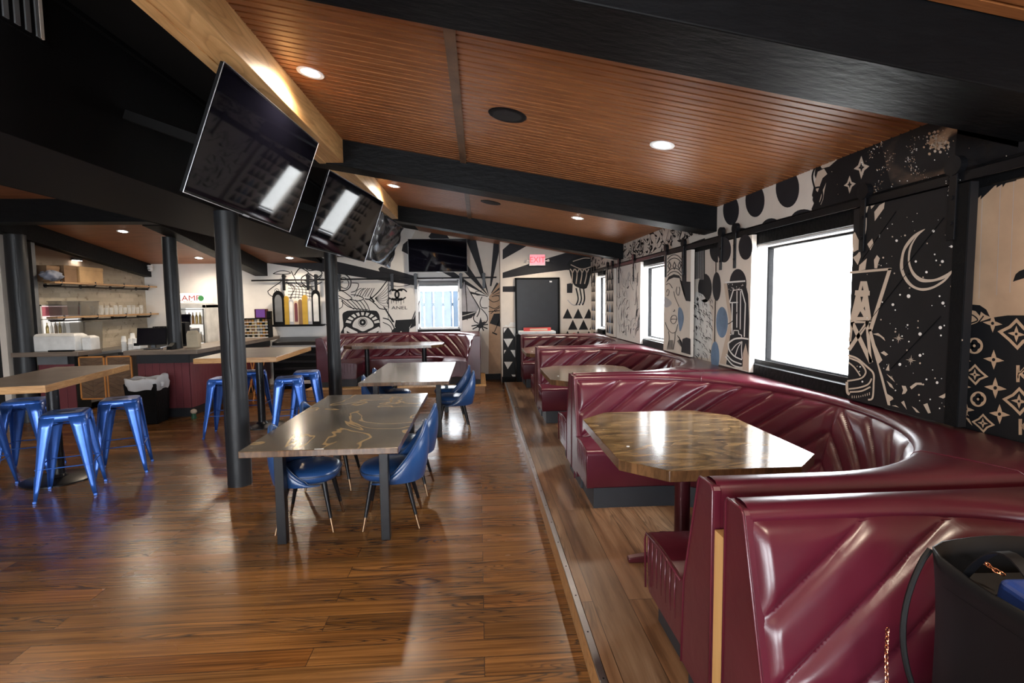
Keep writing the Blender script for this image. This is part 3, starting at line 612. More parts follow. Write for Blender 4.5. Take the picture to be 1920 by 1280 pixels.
cl = MB(); cl.hexa([(-9.2, 3.0, left_ceil_z(3.0)), (-3.3, 3.0, left_ceil_z(3.0)), (-3.3, YF, 2.58), (-9.2, YF, 2.58), (-9.2, 3.0, left_ceil_z(3.0) + .05), (-3.3, 3.0, left_ceil_z(3.0) + .05), (-3.3, YF, 2.63), (-9.2, YF, 2.63)], 'ceiling_wood_smooth')
cl.box(-9.2, -3.3, YB - .2, 3.0, 3.79, 3.85, 'ceiling_black'); struct(cl.build('ceiling_left'))
bt = MB(); 
for y0, y1 in bays: slope_box(bt, -.15, -.09, y0, y1, .016, 'chevron_wood', drop=.03)
struct(bt.build('ceiling_batten', bevel=.002))
for k, (y0, y1) in enumerate(BEAMS):
    b = MB(); xa, xb = -2.3, XW; d = .27
    b.hexa([(xa, y0, ceil_z(xa) - d), (xb, y0, ceil_z(xb) - d), (xb, y1, ceil_z(xb) - d), (xa, y1, ceil_z(xa) - d), (xa, y0, ceil_z(xa)), (xb, y0, ceil_z(xb)), (xb, y1, ceil_z(xb)), (xa, y1, ceil_z(xa))], 'black_paint')
    struct(b.build('beam', bevel=.006))
pb = 0
for k, (y0, y1) in enumerate([(YB, 1.84), (2.2, 5.13), (5.42, 8.5)]):
    b = MB().box(-1.455, PX0, y0 + .002, y1 - .002, 3.03, ceil_z(PX0) + .0, 'pine_beam').box(-1.462, -1.40, y0 + .002, y1 - .002, 3.022, 3.032, 'pine_beam')
    struct(b.build('pine_beam', bevel=.004))
sf = MB().box(-3.3, -2.3, YB, 10.0, 2.57, 3.44, 'soffit_black').box(-3.32, -3.3, YB, YF, 2.57, 4.0, 'soffit_black'); struct(sf.build('soffit', bevel=.004))
struct(MB().box(-2.3, -2.27, YB, 10.0, 3.395, 3.43, 'soffit_black').build('soffit_trim'))
# sloping beams and ridge beam of the bar side
def ybeam(x0, x1, ya, yb, d):
    f = lambda y: left_ceil_z(y)
    b = MB(); b.hexa([(x0, ya, f(ya) - d), (x1, ya, f(ya) - d), (x1, yb, f(yb) - d), (x0, yb, f(yb) - d), (x0, ya, f(ya)), (x1, ya, f(ya)), (x1, yb, f(yb)), (x0, yb, f(yb))], 'black_paint'); return struct(b.build('beam', bevel=.006))
ybeam(-4.70, -4.44, 7.8, YF, .27); ybeam(-7.06, -6.80, 7.8, YF, .27)
b = MB().box(-9.0, -4.44, 7.5, 7.8, 2.85, 3.16, 'black_paint'); struct(b.build('beam', bevel=.006))
# ---------------------------------------------------------------- curved booths
def booth_path(b, a, xs, n=220):
    raw = [(xs * k / 20, b) for k in range(20)] + [(xs + a * math.cos(t), b * math.sin(t)) for t in [PI / 2 - PI * k / 120 for k in range(121)]] + [(xs * (1 - k / 20), -b) for k in range(1, 21)]
    d = [0]
    for p, q in zip(raw[:-1], raw[1:]): d.append(d[-1] + math.dist(p, q))
    out = []; j = 0
    for k in range(n):
        s = d[-1] * k / (n - 1)
        while j < len(d) - 2 and d[j + 1] < s: j += 1
        f = (s - d[j]) / (d[j + 1] - d[j]); out.append((raw[j][0] + (raw[j + 1][0] - raw[j][0]) * f, raw[j][1] + (raw[j + 1][1] - raw[j][1]) * f))
    nrm = []
    for k in range(n):
        p, q = out[max(k - 1, 0)], out[min(k + 1, n - 1)]; L = math.dist(p, q); nrm.append((( -(p[1] - q[1])) / L * -1, (p[0] - q[0]) / L * -1))
    return out, nrm, d[-1]
def make_booth(b=1.28, W=1.39, D=1.545, xs=.45, a=.98, sb=.68, sa=.45, zt=.915, zs=.445, pitch=.26):
    root = empty('booth'); N = 400
    P, NR, L = booth_path(b, a, xs, N)
    # inward normals
    NR = [(nx, ny) if (nx * (xs * .5 - x) + ny * (0 - y)) > 0 else (-nx, -ny) for (nx, ny), (x, y) in zip(NR, P)]
    nv = 52; z0 = zs - .03; H = zt - .026 - z0
    def back(i, j):
        t = j / (nv - 1); s = L * i / (N - 1); d = abs(s - L / 2)
        ph = (d + 1.35 * t * H) / pitch + .38; n1 = math.floor((L / 2 - .22 + 1.35 * H) / pitch + .38); f = ph - math.floor(ph)
        if ph > n1: f = min(ph - n1, .5) * .72
        pf_ = 1 - abs(2 * f - 1) ** 4.2
        pf_ *= (1 - abs(2 * t - 1) ** 10) * min(1, (d / .05) ** .6 if d > 0 else 0) * min(1, (s / .035) ** .6, (max(0, L - s) / .035) ** .6)
        off = .13 * (1 - t) ** .9 + .034 * pf_ + .004
        return (P[i][0] + NR[i][0] * off, P[i][1] + NR[i][1] * off, z0 + H * t)
    MB().grid(back, N, nv, 'burgundy_leather').build('backrest', root, smooth='all')
    def outer(x, y):
        if x <= xs + 1e-6: return (x, W if y > 0 else -W)
        dx, dy = x - xs, y; k = min((D - xs) / dx if dx > 1e-6 else 9e9, W / abs(dy) if abs(dy) > 1e-6 else 9e9); return (xs + dx * k, dy * k)
    O = [outer(x, y) for x, y in P]
    def cap(i, j):
        x, y = P[i]; ox, oy = O[i]; l = math.dist((x, y), (ox, oy)); ux, uy = (ox - x) / l, (oy - y) / l
        w, z = [(.004, -.040), (-.008, -.032), (-.010, -.016), (.002, .002), (.028, .015), (l * .5, .017), (l - .03, .014), (l - .008, 0), (l - .001, -.03), (l - .001, -.10)][j]
        return (x + ux * w, y + uy * w, zt + z)
    c = MB().grid(cap, N, 10, 'burgundy_leather').build('top_cap', root, smooth='all')
    sm = MB()
    for i in (int(N * .235), int(N * .765)):
        sm.tube([Vector(cap(i, j)) + Vector((0, 0, .001)) for j in range(1, 9)], .0028, 'burgundy_leather', 6)
    sm.tube([Vector(cap(i, 1)) + Vector((0, 0, -.006)) for i in range(0, N, 2)], .0055, 'burgundy_leather', 6)
    sm.build('piping', c, smooth='all')
    sh = MB(); sh.grid(lambda i, j: (O[i][0], O[i][1] * .9995, (0, zt - .05)[j]), N, 2, 'burgundy_leather'); sh.build('outer_shell', root, smooth='all')
    # seat
    def station(i):
        x, y = P[i]; nx, ny = NR[i]; bx, by = x + nx * .15, y + ny * .15
        if x <= xs + 1e-6: fx, fy = x, (sb if y > 0 else -sb)
        else:
            t = math.atan2(y / b, (x - xs) / a); fx, fy = xs + sa * max(0, math.cos(t)) ** .55, sb * math.copysign(abs(math.sin(t)) ** .55, y)
        if i < 2 or i >= N - 2: bx -= .028; fx -= .028
        return bx, by, fx, fy
    def loft(mb, prof, m, i0=0, i1=N):
        k = len(prof); vs = []; ii = list(range(i0, i1, 2))
        for i in ii:
            bx, by, fx, fy = station(i); l = math.dist((bx, by), (fx, fy)); ux, uy = (fx - bx) / l, (fy - by) / l
            for kind, w, z in prof:
                w = w if kind == 'b' else l + w if kind == 'f' else l * w
                vs.append((bx + ux * w, by + uy * w, z))
        n = len(ii); fs = [(i * k + j, i * k + (j + 1) % k, (i + 1) * k + (j + 1) % k, (i + 1) * k + j) for i in range(n - 1) for j in range(k)]
        fs += [tuple(range(k)), tuple((n - 1) * k + j for j in range(k))[::-1]]
        return mb.add(vs, fs, m)
    s_ = MB(); loft(s_, [('b', -.04, zs - .05), ('b', .0, zs - .012), ('b', .05, zs + .004), ('m', .5, zs + .014), ('f', -.05, zs + .008), ('f', -.018, zs), ('f', -.003, zs - .014), ('f', 0, zs - .04), ('f', -.006, zs - .15), ('f', -.016, .17), ('f', -.03, .152), ('b', -.04, .152)], 'burgundy_leather')
    st = s_.build('seat', root, smooth='all'); st.data.set_sharp_from_angle(angle=math.radians(50))
    for e in (0, N - 2):
        pp = MB()
        bx, by, fx, fy = station(e); sy = 1 if fy > by else -1
        pp.tube([(-.030, by, zs - .004), (-.030, (by + fy) / 2, zs + .014), (-.030, fy - sy * .02, zs - .002), (-.030, fy - sy * .001, zs - .04), (-.030, fy - sy * .016, .17)], .005, 'burgundy_leather', 6)
        for q in range(7):
            yy = by + (fy - by) * (q + 1) / 8; pp.tube([(-.029, yy, zs - .01), (-.031, yy, zs - .10), (-.027, yy, zs - .2)], [.004, .0025, .001], 'burgundy_leather', 5)
        pp.build('piping', st, smooth='all')
    k_ = MB(); loft(k_, [('b', -.04, 0), ('b', -.04, .155), ('f', -.022, .155), ('f', -.022, 0)], 'kick_black', 2, N - 2); k_.build('kick_base', root)
    for sgn in (1, -1):
        prof = [(sgn * (W + .0), .10), (sgn * (W + .0), zt - .01), (sgn * (W - .012), zt + .006), (sgn * (b + .006), zt + .006), (sgn * (b - .006), zt - .01), (sgn * (b - .135), zs), (sgn * (b - .15), .10)]
        e = MB().prism(prof, 'x', -.022, .012, 'burgundy_leather').build('end_panel', root, bevel=.006, seg=3)
        q = MB(); q.tube([(-.022, y * .999, z) for y, z in prof], .0045, 'burgundy_leather', 6); q.build('piping', e, smooth='all')
        MB().prism([(sgn * W, 0), (sgn * W, .10), (sgn * (b - .15), .10), (sgn * (b - .15), 0)], 'x', .01, .04, 'kick_black').build('kick_base', root)
    return root
B0 = make_booth()
BY_ = [.245, 3.12, 5.91, 8.70]
BL = ['burgundy channel-tufted booth nearest the camera at right, black tote bag on its seat',
      'burgundy channel-tufted booth under the big near window, around the glossy burl table',
      'burgundy channel-tufted booth third from the camera along the window wall, behind the burl table booth',
      'farthest burgundy booth on the window wall, next to the dark exit door']
for k, (y, lb) in enumerate(zip(BY_, BL)):
    o = B0 if k == 0 else copy_tree(B0)
    o.location = (.822, y, PLZ); tag(o, lb, 'booth', 'booths along the window wall')
struct(MB().box(.806, .85, 1.650, 1.722, PLZ + .0, .92, 'spacer_wood').build('trim_3'))
BD = make_booth(b=1.40, W=1.52, D=1.55, xs=.55, a=.86, sb=.78, sa=.36)
BD.location = (-1.50, 9.93, PLZ); BD.rotation_euler.z = PI / 2
tag(BD, 'wide burgundy booth on the raised step against the far painted wall, below the eye mask', 'booth')
# ---------------------------------------------------------------- booth tables
def octagon(hx, hy, c): return [(-hx + c, -hy), (hx - c, -hy), (hx, -hy + c), (hx, hy - c), (hx - c, hy), (-hx + c, hy), (-hx, hy - c), (-hx, -hy + c)]
def slab(name, pts, z0, z1, top, edge, parent, bevel=.004):
    mb = MB(); mb.prism(pts, 'z', z0, z1, edge)
    # upper face takes the top material
    n = len(pts); k = mb.mi(top)
    for i, f in enumerate(mb.f):
        if len(f) == 3 and all(mb.v[j][2] == z1 for j in f): mb.m[i] = k
    return mb.build(name, parent, bevel=bevel)
def booth_table(name, x, y, label, top, hx=.51, hy=.65, c=.19, steel='burgundy_steel', rz=0, z=PLZ, legs=1):
    t = empty(name, (x, y, z), rz)
    tp = slab('tabletop', octagon(hx, hy, c), .715, .77, top, 'edge_wood', t)
    MB().lathe([(.009, .0), (.009, .002), (0, .002)], 'trim_white', (-hx * .78, -hy * .35, .7705), 10).build('sticker', tp)
    for k in range(legs):
        px = 0 if legs == 1 else (-.55 if k == 0 else .55)
        c_ = MB().tube([(px, 0, .06), (px, 0, .70)], .045, steel, 16).build('pedestal', t, smooth=True)
        m = MB(); m.box(px - .16, px + .16, -.16, .16, .70, .715, steel); m.build('mounting_plate', c_)
        f = MB()
        for dx, dy in ((1, 0), (-1, 0), (0, 1), (0, -1)):
            ex, ey = px + dx * .33, dy * .33; nx, ny = -dy * .032, dx * .032
            f.hexa([(px + nx, ny, 0), (ex + nx * .7, ey + ny * .7, 0), (ex - nx * .7, ey - ny * .7, 0), (px - nx, -ny, 0), (px + nx, ny, .07), (ex + nx * .7, ey + ny * .7, .03), (ex - nx * .7, ey - ny * .7, .03), (px - nx, -ny, .07)] if dx + dy > 0 or True else [], steel)
        f.build('foot', t, bevel=.006)
    tag(t, label, 'table', 'octagonal booth tables'); return t
booth_table('booth_table', 1.20, 3.00, 'glossy burl wood octagonal table in the booth under the big near window', 'burl_top')
booth_table('booth_table', 1.23, 5.72, 'grey-brown octagonal table half hidden behind the second booth back from the camera', 'burl_top_dark')
booth_table('booth_table', 1.23, 8.45, 'farthest octagonal table on the window side, near the exit door', 'burl_top_dark')
td = booth_table('booth_table', -1.62, 10.28, 'long octagonal table with two black pedestals in the booth at the far wall', 'burl_top_dark', hx=.93, hy=.45, c=.2, steel='black_metal', legs=2)
# ---------------------------------------------------------------- blue tub chairs
def make_chair():
    root = empty('tub_chair')
    def sq(a, rx, ry, e=2.6):
        c, s = math.cos(a), math.sin(a); r = (abs(c) ** e + abs(s) ** e) ** (-1 / e); return c * r * rx, s * r * ry
    prof = [(0, .375), (.7, .372), (.93, .385), (1.0, .41), (1.01, .435), (.97, .458), (.85, .472), (.5, .482), (0, .485)]
    def seat(i, j):
        r, z = prof[j]; x, y = sq(2 * PI * i / 40, .225 * r + 1e-4, .23 * r + 1e-4); return (x + .03, y, z)
    s = MB().grid(seat, 40, len(prof), 'blue_leather', closed=True).build('seat', root, smooth='all')
    q = MB(); q.tube([(sq(2 * PI * i / 36, .229, .234)[0] + .03, sq(2 * PI * i / 36, .229, .234)[1], .437) for i in range(37)], .005, 'blue_piping', 6); q.build('piping', s, smooth='all')
    A = math.radians(122)
    def h(th): return .41 * max(0, math.cos(th * .70)) ** 2.9
    def shell(th, t, off=0):
        hh = h(th) * t; k = hh / .425
        rx = .235 + .035 * k + off; ry = .238 + .01 * k - .05 * k * k + off
        bulge = .02 * math.sin(PI * min(1, t)) * (1 - abs(th) / A)
        c = -math.cos(th); e = 2.4; cc, ss = abs(math.cos(th)), abs(math.sin(th)); r = (cc ** e + ss ** e) ** (-1 / e)
        return (c * (rx + bulge) * r + .02, math.sin(th) * (ry + bulge) * r, .372 + hh)
    nu, nv = 44, 14; T = .036; vs = []
    ring = [(t, 0) for t in [k / nv for k in range(nv + 1)]]
    def pt(i, j):          # outer skin up, over the lip, inner skin down
        th = -A + 2 * A * i / (nu - 1)
        if j <= nv: t = j / nv; o = T / 2 - (.0 if t < .92 else .004)
        elif j <= nv + 3: return tuple(a + b for a, b in zip(shell(th, 1, (T / 2) * math.cos(PI * (j - nv) / 4)), (0, 0, .016 * math.sin(PI * (j - nv) / 4) * (h(th) > .02))))
        else: t = 1 - (j - nv - 4) / nv; o = -T / 2 + .002
        return shell(th, t, o)
    bk = MB().grid(pt, nu, 2 * nv + 5, 'blue_leather'); k = 2 * nv + 5
    bk.f += [tuple(j * nu for j in range(k)), tuple(j * nu + nu - 1 for j in range(k))[::-1]]; bk.m += [0, 0]
    bo = bk.build('backrest', root, smooth='all')
    q = MB(); q.tube([Vector(shell(-A + 2 * A * i / 50, 1, -.004)) + Vector((0, 0, .017 * (h(-A + 2 * A * i / 50) > .02))) for i in range(51)], .0045, 'blue_piping', 6); q.build('piping', bo, smooth='all')
    fr = MB().box(-.13, .17, -.15, .15, .355, .375, 'black_metal').build('seat_frame', root, bevel=.006)
    for sx, sy in ((1, 1), (1, -1), (-1, 1), (-1, -1)):
        a = Vector((.03 + sx * .13, sy * .13, .37)); b = Vector((.02 + sx * .21, sy * .19, 0)); m_ = a.lerp(b, .72)
        lg = MB().tube([a, m_], [.021, .013], 'black_metal', 12).build('leg', root, smooth=True)
        MB().tube([m_, b.lerp(m_, .03), b], [.0132, .0085, .0085], 'bronze', 12).build('leg_tip', lg, smooth=True)
    return root
CH = make_chair(); first = [CH]
def chair(x, y, rz, label, grp):
    o = first.pop() if first else copy_tree(CH)
    o.location = (x, y, 0); o.rotation_euler.z = rz; tag(o, label, 'chair', grp); return o
g1 = 'blue tub chairs at the near dining table'; g2 = 'blue tub chairs at the far dining table'
chair(-1.36, 4.10, .05, 'blue tub chair at the near left of the swirl-top table, beside the black post', g1)
chair(-.68, 4.11, PI + .06, 'blue tub chair at the near right corner of the swirl-top table, back toward the aisle', g1)
chair(-1.42, 5.0, -.04, 'blue tub chair at the far left of the swirl-top table, mostly hidden by the top', g1)
chair(-.66, 4.80, PI - .05, 'blue tub chair at the far right side of the swirl-top table, behind its near neighbour', g1)
chair(-1.24, 6.78, .04, 'blue tub chair on the near left of the shiny pale table further back', g2)
chair(-.33, 7.00, PI + .05, 'blue tub chair on the near right of the shiny pale table, standing by the aisle', g2)
chair(-1.25, 7.50, -.05, 'blue tub chair on the far left of the shiny pale table', g2)
chair(-.40, 7.66, PI - .04, 'blue tub chair on the far right of the shiny pale table, just behind another', g2)
# ---------------------------------------------------------------- dining tables
def dining(x0, x1, y0, y1, label, top):
    cx, cy = (x0 + x1) / 2, (y0 + y1) / 2; t = empty('dining_table', (cx, cy, 0)); hx, hy = (x1 - x0) / 2, (y1 - y0) / 2
    tp = slab('tabletop', [(-hx, -hy), (hx, -hy), (hx, hy), (-hx, hy)], .715, .76, top, 'edge_wood', t)
    MB().box(-.03, .03, -hy + .004, -hy + .012, .7602, .762, 'trim_white').build('sticker', tp)
    MB().box(-hx + .12, hx - .12, -hy + .3, hy - .3, .69, .715, 'black_metal').build('apron', t)
    for sx in (-1, 1):
        for sy in (-1, 1):
            MB().box(sx * (hx - .15) - .032, sx * (hx - .15) + .032, sy * (hy - .3) - .032, sy * (hy - .3) + .032, 0, .715, 'black_metal').build('leg', t, bevel=.003)
    tag(t, label, 'table', 'dining tables in the aisle')
dining(-1.585, -.55, 3.475, 5.555, 'near dining table with grey-brown swirled glossy top on black legs', 'swirl_top')
dining(-1.46, -.375, 6.36, 8.45, 'far dining table with pale shiny grey top reflecting the window', 'grey_top')
# ---------------------------------------------------------------- blue metal bar stools
def make_stool():
    root = empty('bar_stool')
    def rsq(h, r, n=6):
        o = []
        for k, (sx, sy) in enumerate(((1, 1), (-1, 1), (-1, -1), (1, -1))):
            for j in range(n + 1):
                a = PI / 2 * (k + j / n); o.append((sx * (h - r) + r * math.cos(a), sy * (h - r) + r * math.sin(a)))
        return o
    rings = [(rsq(.168, .05), .695), (rsq(.160, .05), .745), (rsq(.154, .05), .757), (rsq(.145, .045), .761), (rsq(.12, .04), .759), (rsq(.03, .02), .757)]
    n = len(rings[0][0])
    s = MB(); s.grid(lambda i, j: (*rings[j][0][i], rings[j][1]), n, len(rings), 'stool_blue', closed=True); s.f.append(tuple((len(rings) - 1) * n + i for i in range(n))); s.m.append(0)
    st = s.build('seat', root, smooth=True, angle=35, solid=.003)
    MB().prism([(.048 * math.cos(a) + (.022 if math.cos(a) > 0 else -.022), .014 * math.sin(a)) for a in [2 * PI * k / 20 for k in range(20)]], 'z', .7575, .7615, 'black_matte').build('handle_slot', st)
    for sx, sy in ((1, 1), (-1, 1), (-1, -1), (1, -1)):
        def lg(i, j):
            t = j / 8; w = .118 * (1 - t) + .026 * t; c = .166 * (1 - t) + .222 * t; r = w * .38
            path = [(-w, 0), (-w * .7, 0), (-r, 0)] + [(-r + r * math.sin(a), -r + r * math.cos(a)) for a in (PI / 8, PI / 4, 3 * PI / 8)] + [(0, -r), (0, -w * .7), (0, -w)]
            px, py = path[i]; return ((c + px) * sx, (c + py) * sy, .735 * (1 - t) + .018 * t)
        l_ = MB().grid(lg, 9, 9, 'stool_blue').build('leg', root, smooth='all', solid=.004)
        rb = MB(); a = Vector((.210 * sx, .210 * sy, .2)); rb.tube([(sx * .2035, sy * .2035, .23), (sx * .2175, sy * .2175, .04)], .004, 'stool_blue', 6); rb.build('leg_rib', l_, smooth=True)
        MB().box(sx * .214 - .014, sx * .214 + .014, sy * .214 - .014, sy * .214 + .014, 0, .022, 'stool_blue').build('foot', l_, bevel=.003)
    c = .198
    for k, (p, q) in enumerate((((-c, -c), (c, -c)), ((c, -c), (c, c)), ((c, c), (-c, c)), ((-c, c), (-c, -c)))):
        MB().tube([(*p, .29), (*q, .29)], .0055, 'stool_blue', 8).build('footrest', root, smooth=True)
    cr = MB(); c = .165; cr.tube([(-c, -c, .655), (c, c, .655)], .005, 'stool_blue', 8); cr.tube([(c, -c, .648), (-c, c, .648)], .005, 'stool_blue', 8); cr.build('cross_brace', root, smooth=True)
    return root
ST = make_stool(); fs_ = [ST]
def stool(x, y, rz, label, grp):
    o = fs_.pop() if fs_ else copy_tree(ST); o.location = (x, y, 0); o.rotation_euler.z = rz; tag(o, label, 'bar stool', grp)
ga = 'blue metal stools around the near high table'; gb = 'blue metal stools around the high table behind the post'
stool(-3.80, 5.02, .42, 'blue metal bar stool in front of the near high table, closest to the camera', ga)
stool(-3.74, 5.66, .42, 'blue metal bar stool right of the near high table, nearest the trash can', ga)
stool(-4.72, 5.72, .35, 'blue metal bar stool behind the pedestal of the near high table', ga)
stool(-4.68, 5.06, .30, 'blue metal bar stool cut off by the left edge of the picture', ga)
stool(-3.36, 7.10, .12, 'blue metal bar stool just left of the near black post', gb)
stool(-3.30, 7.78, .1, 'blue metal bar stool between the near black post and the table pedestal', gb)
stool(-2.50, 7.02, .25, 'blue metal bar stool in front of the far high table with a slotted seat', gb)
stool(-2.46, 7.60, .18, 'blue metal bar stool at the far right of the high table, beside the second post', gb)
def high_table(x, y, rz, hx, hy, label):
    t = empty('high_table', (x, y, 0), rz)
    slab('tabletop', [(-hx, -hy), (hx, -hy), (hx, hy), (-hx, hy)], .985, 1.05, 'bar_top', 'slab_wood', t)
    MB().tube([(0, 0, .03), (0, 0, .985)], .052, 'black_metal', 20).build('pedestal', t, smooth=True)
    MB().lathe([(.30, 0), (.30, .012), (.27, .022), (.08, .034), (.06, .06), (0, .06)], 'black_metal', n=36).build('base', t, smooth=True)
    MB().box(-.2, .2, -.2, .2, .97, .985, 'black_metal').build('mounting_plate', t); tag(t, label, 'table', 'high bar tables')
high_table(-4.22, 5.42, .19, .36, .80, 'near high table with thick honey-coloured edge at the left, four blue stools around')
high_table(-3.10, 7.58, .04, .50, .80, 'high wooden slab table behind the near black post')
# ---------------------------------------------------------------- windows
def win_x(i, y0, y1, z0, z1):
    f = MB(); x0, x1 = XW + .085, XW + .13; t = .028
    f.box(x0, x1, y0, y1, z0, z0 + t, 'black_paint').box(x0, x1, y0, y1, z1 - t, z1, 'black_paint').box(x0, x1, y0, y0 + t, z0 + t, z1 - t, 'black_paint').box(x0, x1, y1 - t, y1, z0 + t, z1 - t, 'black_paint')
    w = struct(f.build('window_%d' % i, bevel=.003))
    r = MB().box(XW - .001, XW + .085, y0, y1, z0 - .0, z0 + .012, 'trim_white').box(XW - .001, XW + .085, y0, y1, z1 - .012, z1, 'trim_white').box(XW - .001, XW + .085, y1 - .012, y1, z0, z1, 'trim_white').box(XW - .001, XW + .085, y0, y0 + .012, z0, z1, 'trim_white'); r.build('window_reveal', w)
    c = MB().box(XW - .045, XW, y0 - .03, y1 + .02, z1 + .005, z1 + .13, 'black_paint').box(XW - .06, XW, y0 - .03, y1 + .02, z0 - .14, z0 - .005, 'black_paint'); c.build('window_casing', w, bevel=.004)
    s = MB().box(XW - .03, XW, y1 + .02, y1 + .045, z0 - .10, z1 + .0, 'trim_white').box(XW - .02, XW, y1 + .002, y1 + .018, z0 - .02, z1, 'trim_white'); s.build('window_trim', w, bevel=.002)
    MB().box(XW + .10, XW + .106, y0 + t, y1 - t, z0 + t, z1 - t, 'window_glass').build('window_pane', w)
for k, q in enumerate(WIN): win_x(k + 1, *q)
x0, x1, z0, z1 = -1.30, -.42, 1.14, 2.20
f = MB().box(x0, x1, YF + .06, YF + .10, z0, z0 + .03, 'trim_white').box(x0, x1, YF + .06, YF + .10, z1 - .03, z1, 'trim_white').box(x0, x0 + .03, YF + .06, YF + .10, z0, z1, 'trim_white').box(x1 - .03, x1, YF + .06, YF + .10, z0, z1, 'trim_white')
w = struct(f.build('window_4', bevel=.003)); MB().box(x0 + .03, x1 - .03, YF + .075, YF + .08, z0 + .03, z1 - .03, 'window_glass').build('window_pane', w)
MB().box(x0 - .02, x1 + .02, YF - .04, YF + .05, z0 - .13, z0, 'black_paint').box(x0 - .02, x1 + .02, YF - .05, YF + .05, z0 - .02, z0, 'plastic_grey').build('window_sill', w, bevel=.003)
MB().box(x0 - .06, x0, YF - .03, YF, z0 - .05, z1 + .05, 'trim_white').box(x1, x1 + .06, YF - .03, YF, z0 - .05, z1 + .05, 'trim_white').box(x0 - .06, x1 + .06, YF - .03, YF, z1, z1 + .05, 'trim_white').build('window_casing', w, bevel=.003)
sh = MB().tube([(x0 + .01, YF + .03, 2.15), (x1 - .01, YF + .03, 2.15)], .03, 'plastic_grey', 12).box(x0 + .02, x1 - .02, YF + .04, YF + .043, 2.06, 2.15, 'plastic_grey').build('roller_shade', smooth=True); tag(sh, 'grey roller shade rolled up at the top of the far wall window', 'shade')
for a, b, c, d in BWIN:
    f = MB().box(a, b, YB - .1, YB - .06, c, c + .05, 'black_paint').box(a, b, YB - .1, YB - .06, d - .05, d, 'black_paint').box(a, a + .05, YB - .1, YB - .06, c, d, 'black_paint').box(b - .05, b, YB - .1, YB - .06, c, d, 'black_paint').box((a + b) / 2 - .02, (a + b) / 2 + .02, YB - .1, YB - .06, c, d, 'black_paint')
    w = struct(f.build('window_%d' % (5 + BWIN.index((a, b, c, d))), bevel=.004)); MB().box(a + .05, b - .05, YB - .085, YB - .08, c + .05, d - .05, 'window_glass').build('window_pane', w)
# outdoors: paving and a pale board fence seen through the far window
struct(MB().box(-40, 40, 11.72, 60, -.4, -.05, 'concrete').box(2.6, 50, -40, 11.72, -.4, -.05, 'concrete').build('ground_outside'))
fe = MB()
for k in range(26): fe.box(-4.6 + k * .26, -4.6 + k * .26 + .235, 14.6, 14.63, -.05, 2.02, 'fence_pale')
fe.box(-4.6, 2.2, 14.63, 14.68, .4, .5, 'fence_pale').box(-4.6, 2.2, 14.63, 14.68, 1.6, 1.7, 'fence_pale')
tag(fe.build('board_fence', bevel=.004), 'pale blue-white board fence outside the far wall window', 'fence')
# ---------------------------------------------------------------- sliding shutter track and painted sliding shutters
tr = MB().box(XW - .028, XW, 1.7, 10.9, 2.225, 2.33, 'black_paint').box(XW - .092, XW - .080, 1.7, 10.9, 2.255, 2.30, 'black_metal')
for k in range(24):
    y = 1.85 + k * .39; tr.box(XW - .082, XW - .028, y - .012, y + .012, 2.27, 2.285, 'black_metal')
struct(tr.build('trim_4', bevel=.002))
DX = XW - .098; KS = DX / XW
def shutter(y0, y1, z0, z1, label, base, hang, paint=None, frame=None):
    d = empty('sliding_shutter', (XW - .08, (y0 + y1) / 2, z0)); 
    mb = MB().box(DX + .0012, DX + .042, y0, y1, z0, z1, base)
    mb.box(DX + .002, DX + .04, y0 - .0005, y0 + .0005, z0, z1, base)
    if paint: paint(mb)
    def P(o): o.location = (-(XW - .08), -(y0 + y1) / 2, -z0); return o
    P(mb.build('panel', d))
    if frame: P(frame(MB()).build('frame', d, bevel=.003))
    for y in hang:
        h = P(MB().box(DX - .012, DX - .002, y - .02, y + .02, z1 - .26, 2.36, 'black_metal').build('hanger', d, bevel=.002))
        m = MB(); m.tube([(DX - .018, y, 2.335), (DX + .016, y, 2.335)], .046, 'black_metal', 20); m.build('wheel', h)
        for q in (.06, .18): MB().tube([(DX - .018, y, z1 - q), (DX - .010, y, z1 - q)], .011, 'black_metal', 8).build('bolt', h)
    tag(d, label, 'sliding shutter', 'painted sliding shutters on the track'); return d
def hexagon_leaf(p, pts, m='ink_cream', l=2): p.poly([(1580 + a / 6.4, 420 + b / 6.4) for a, b in pts], m, l)
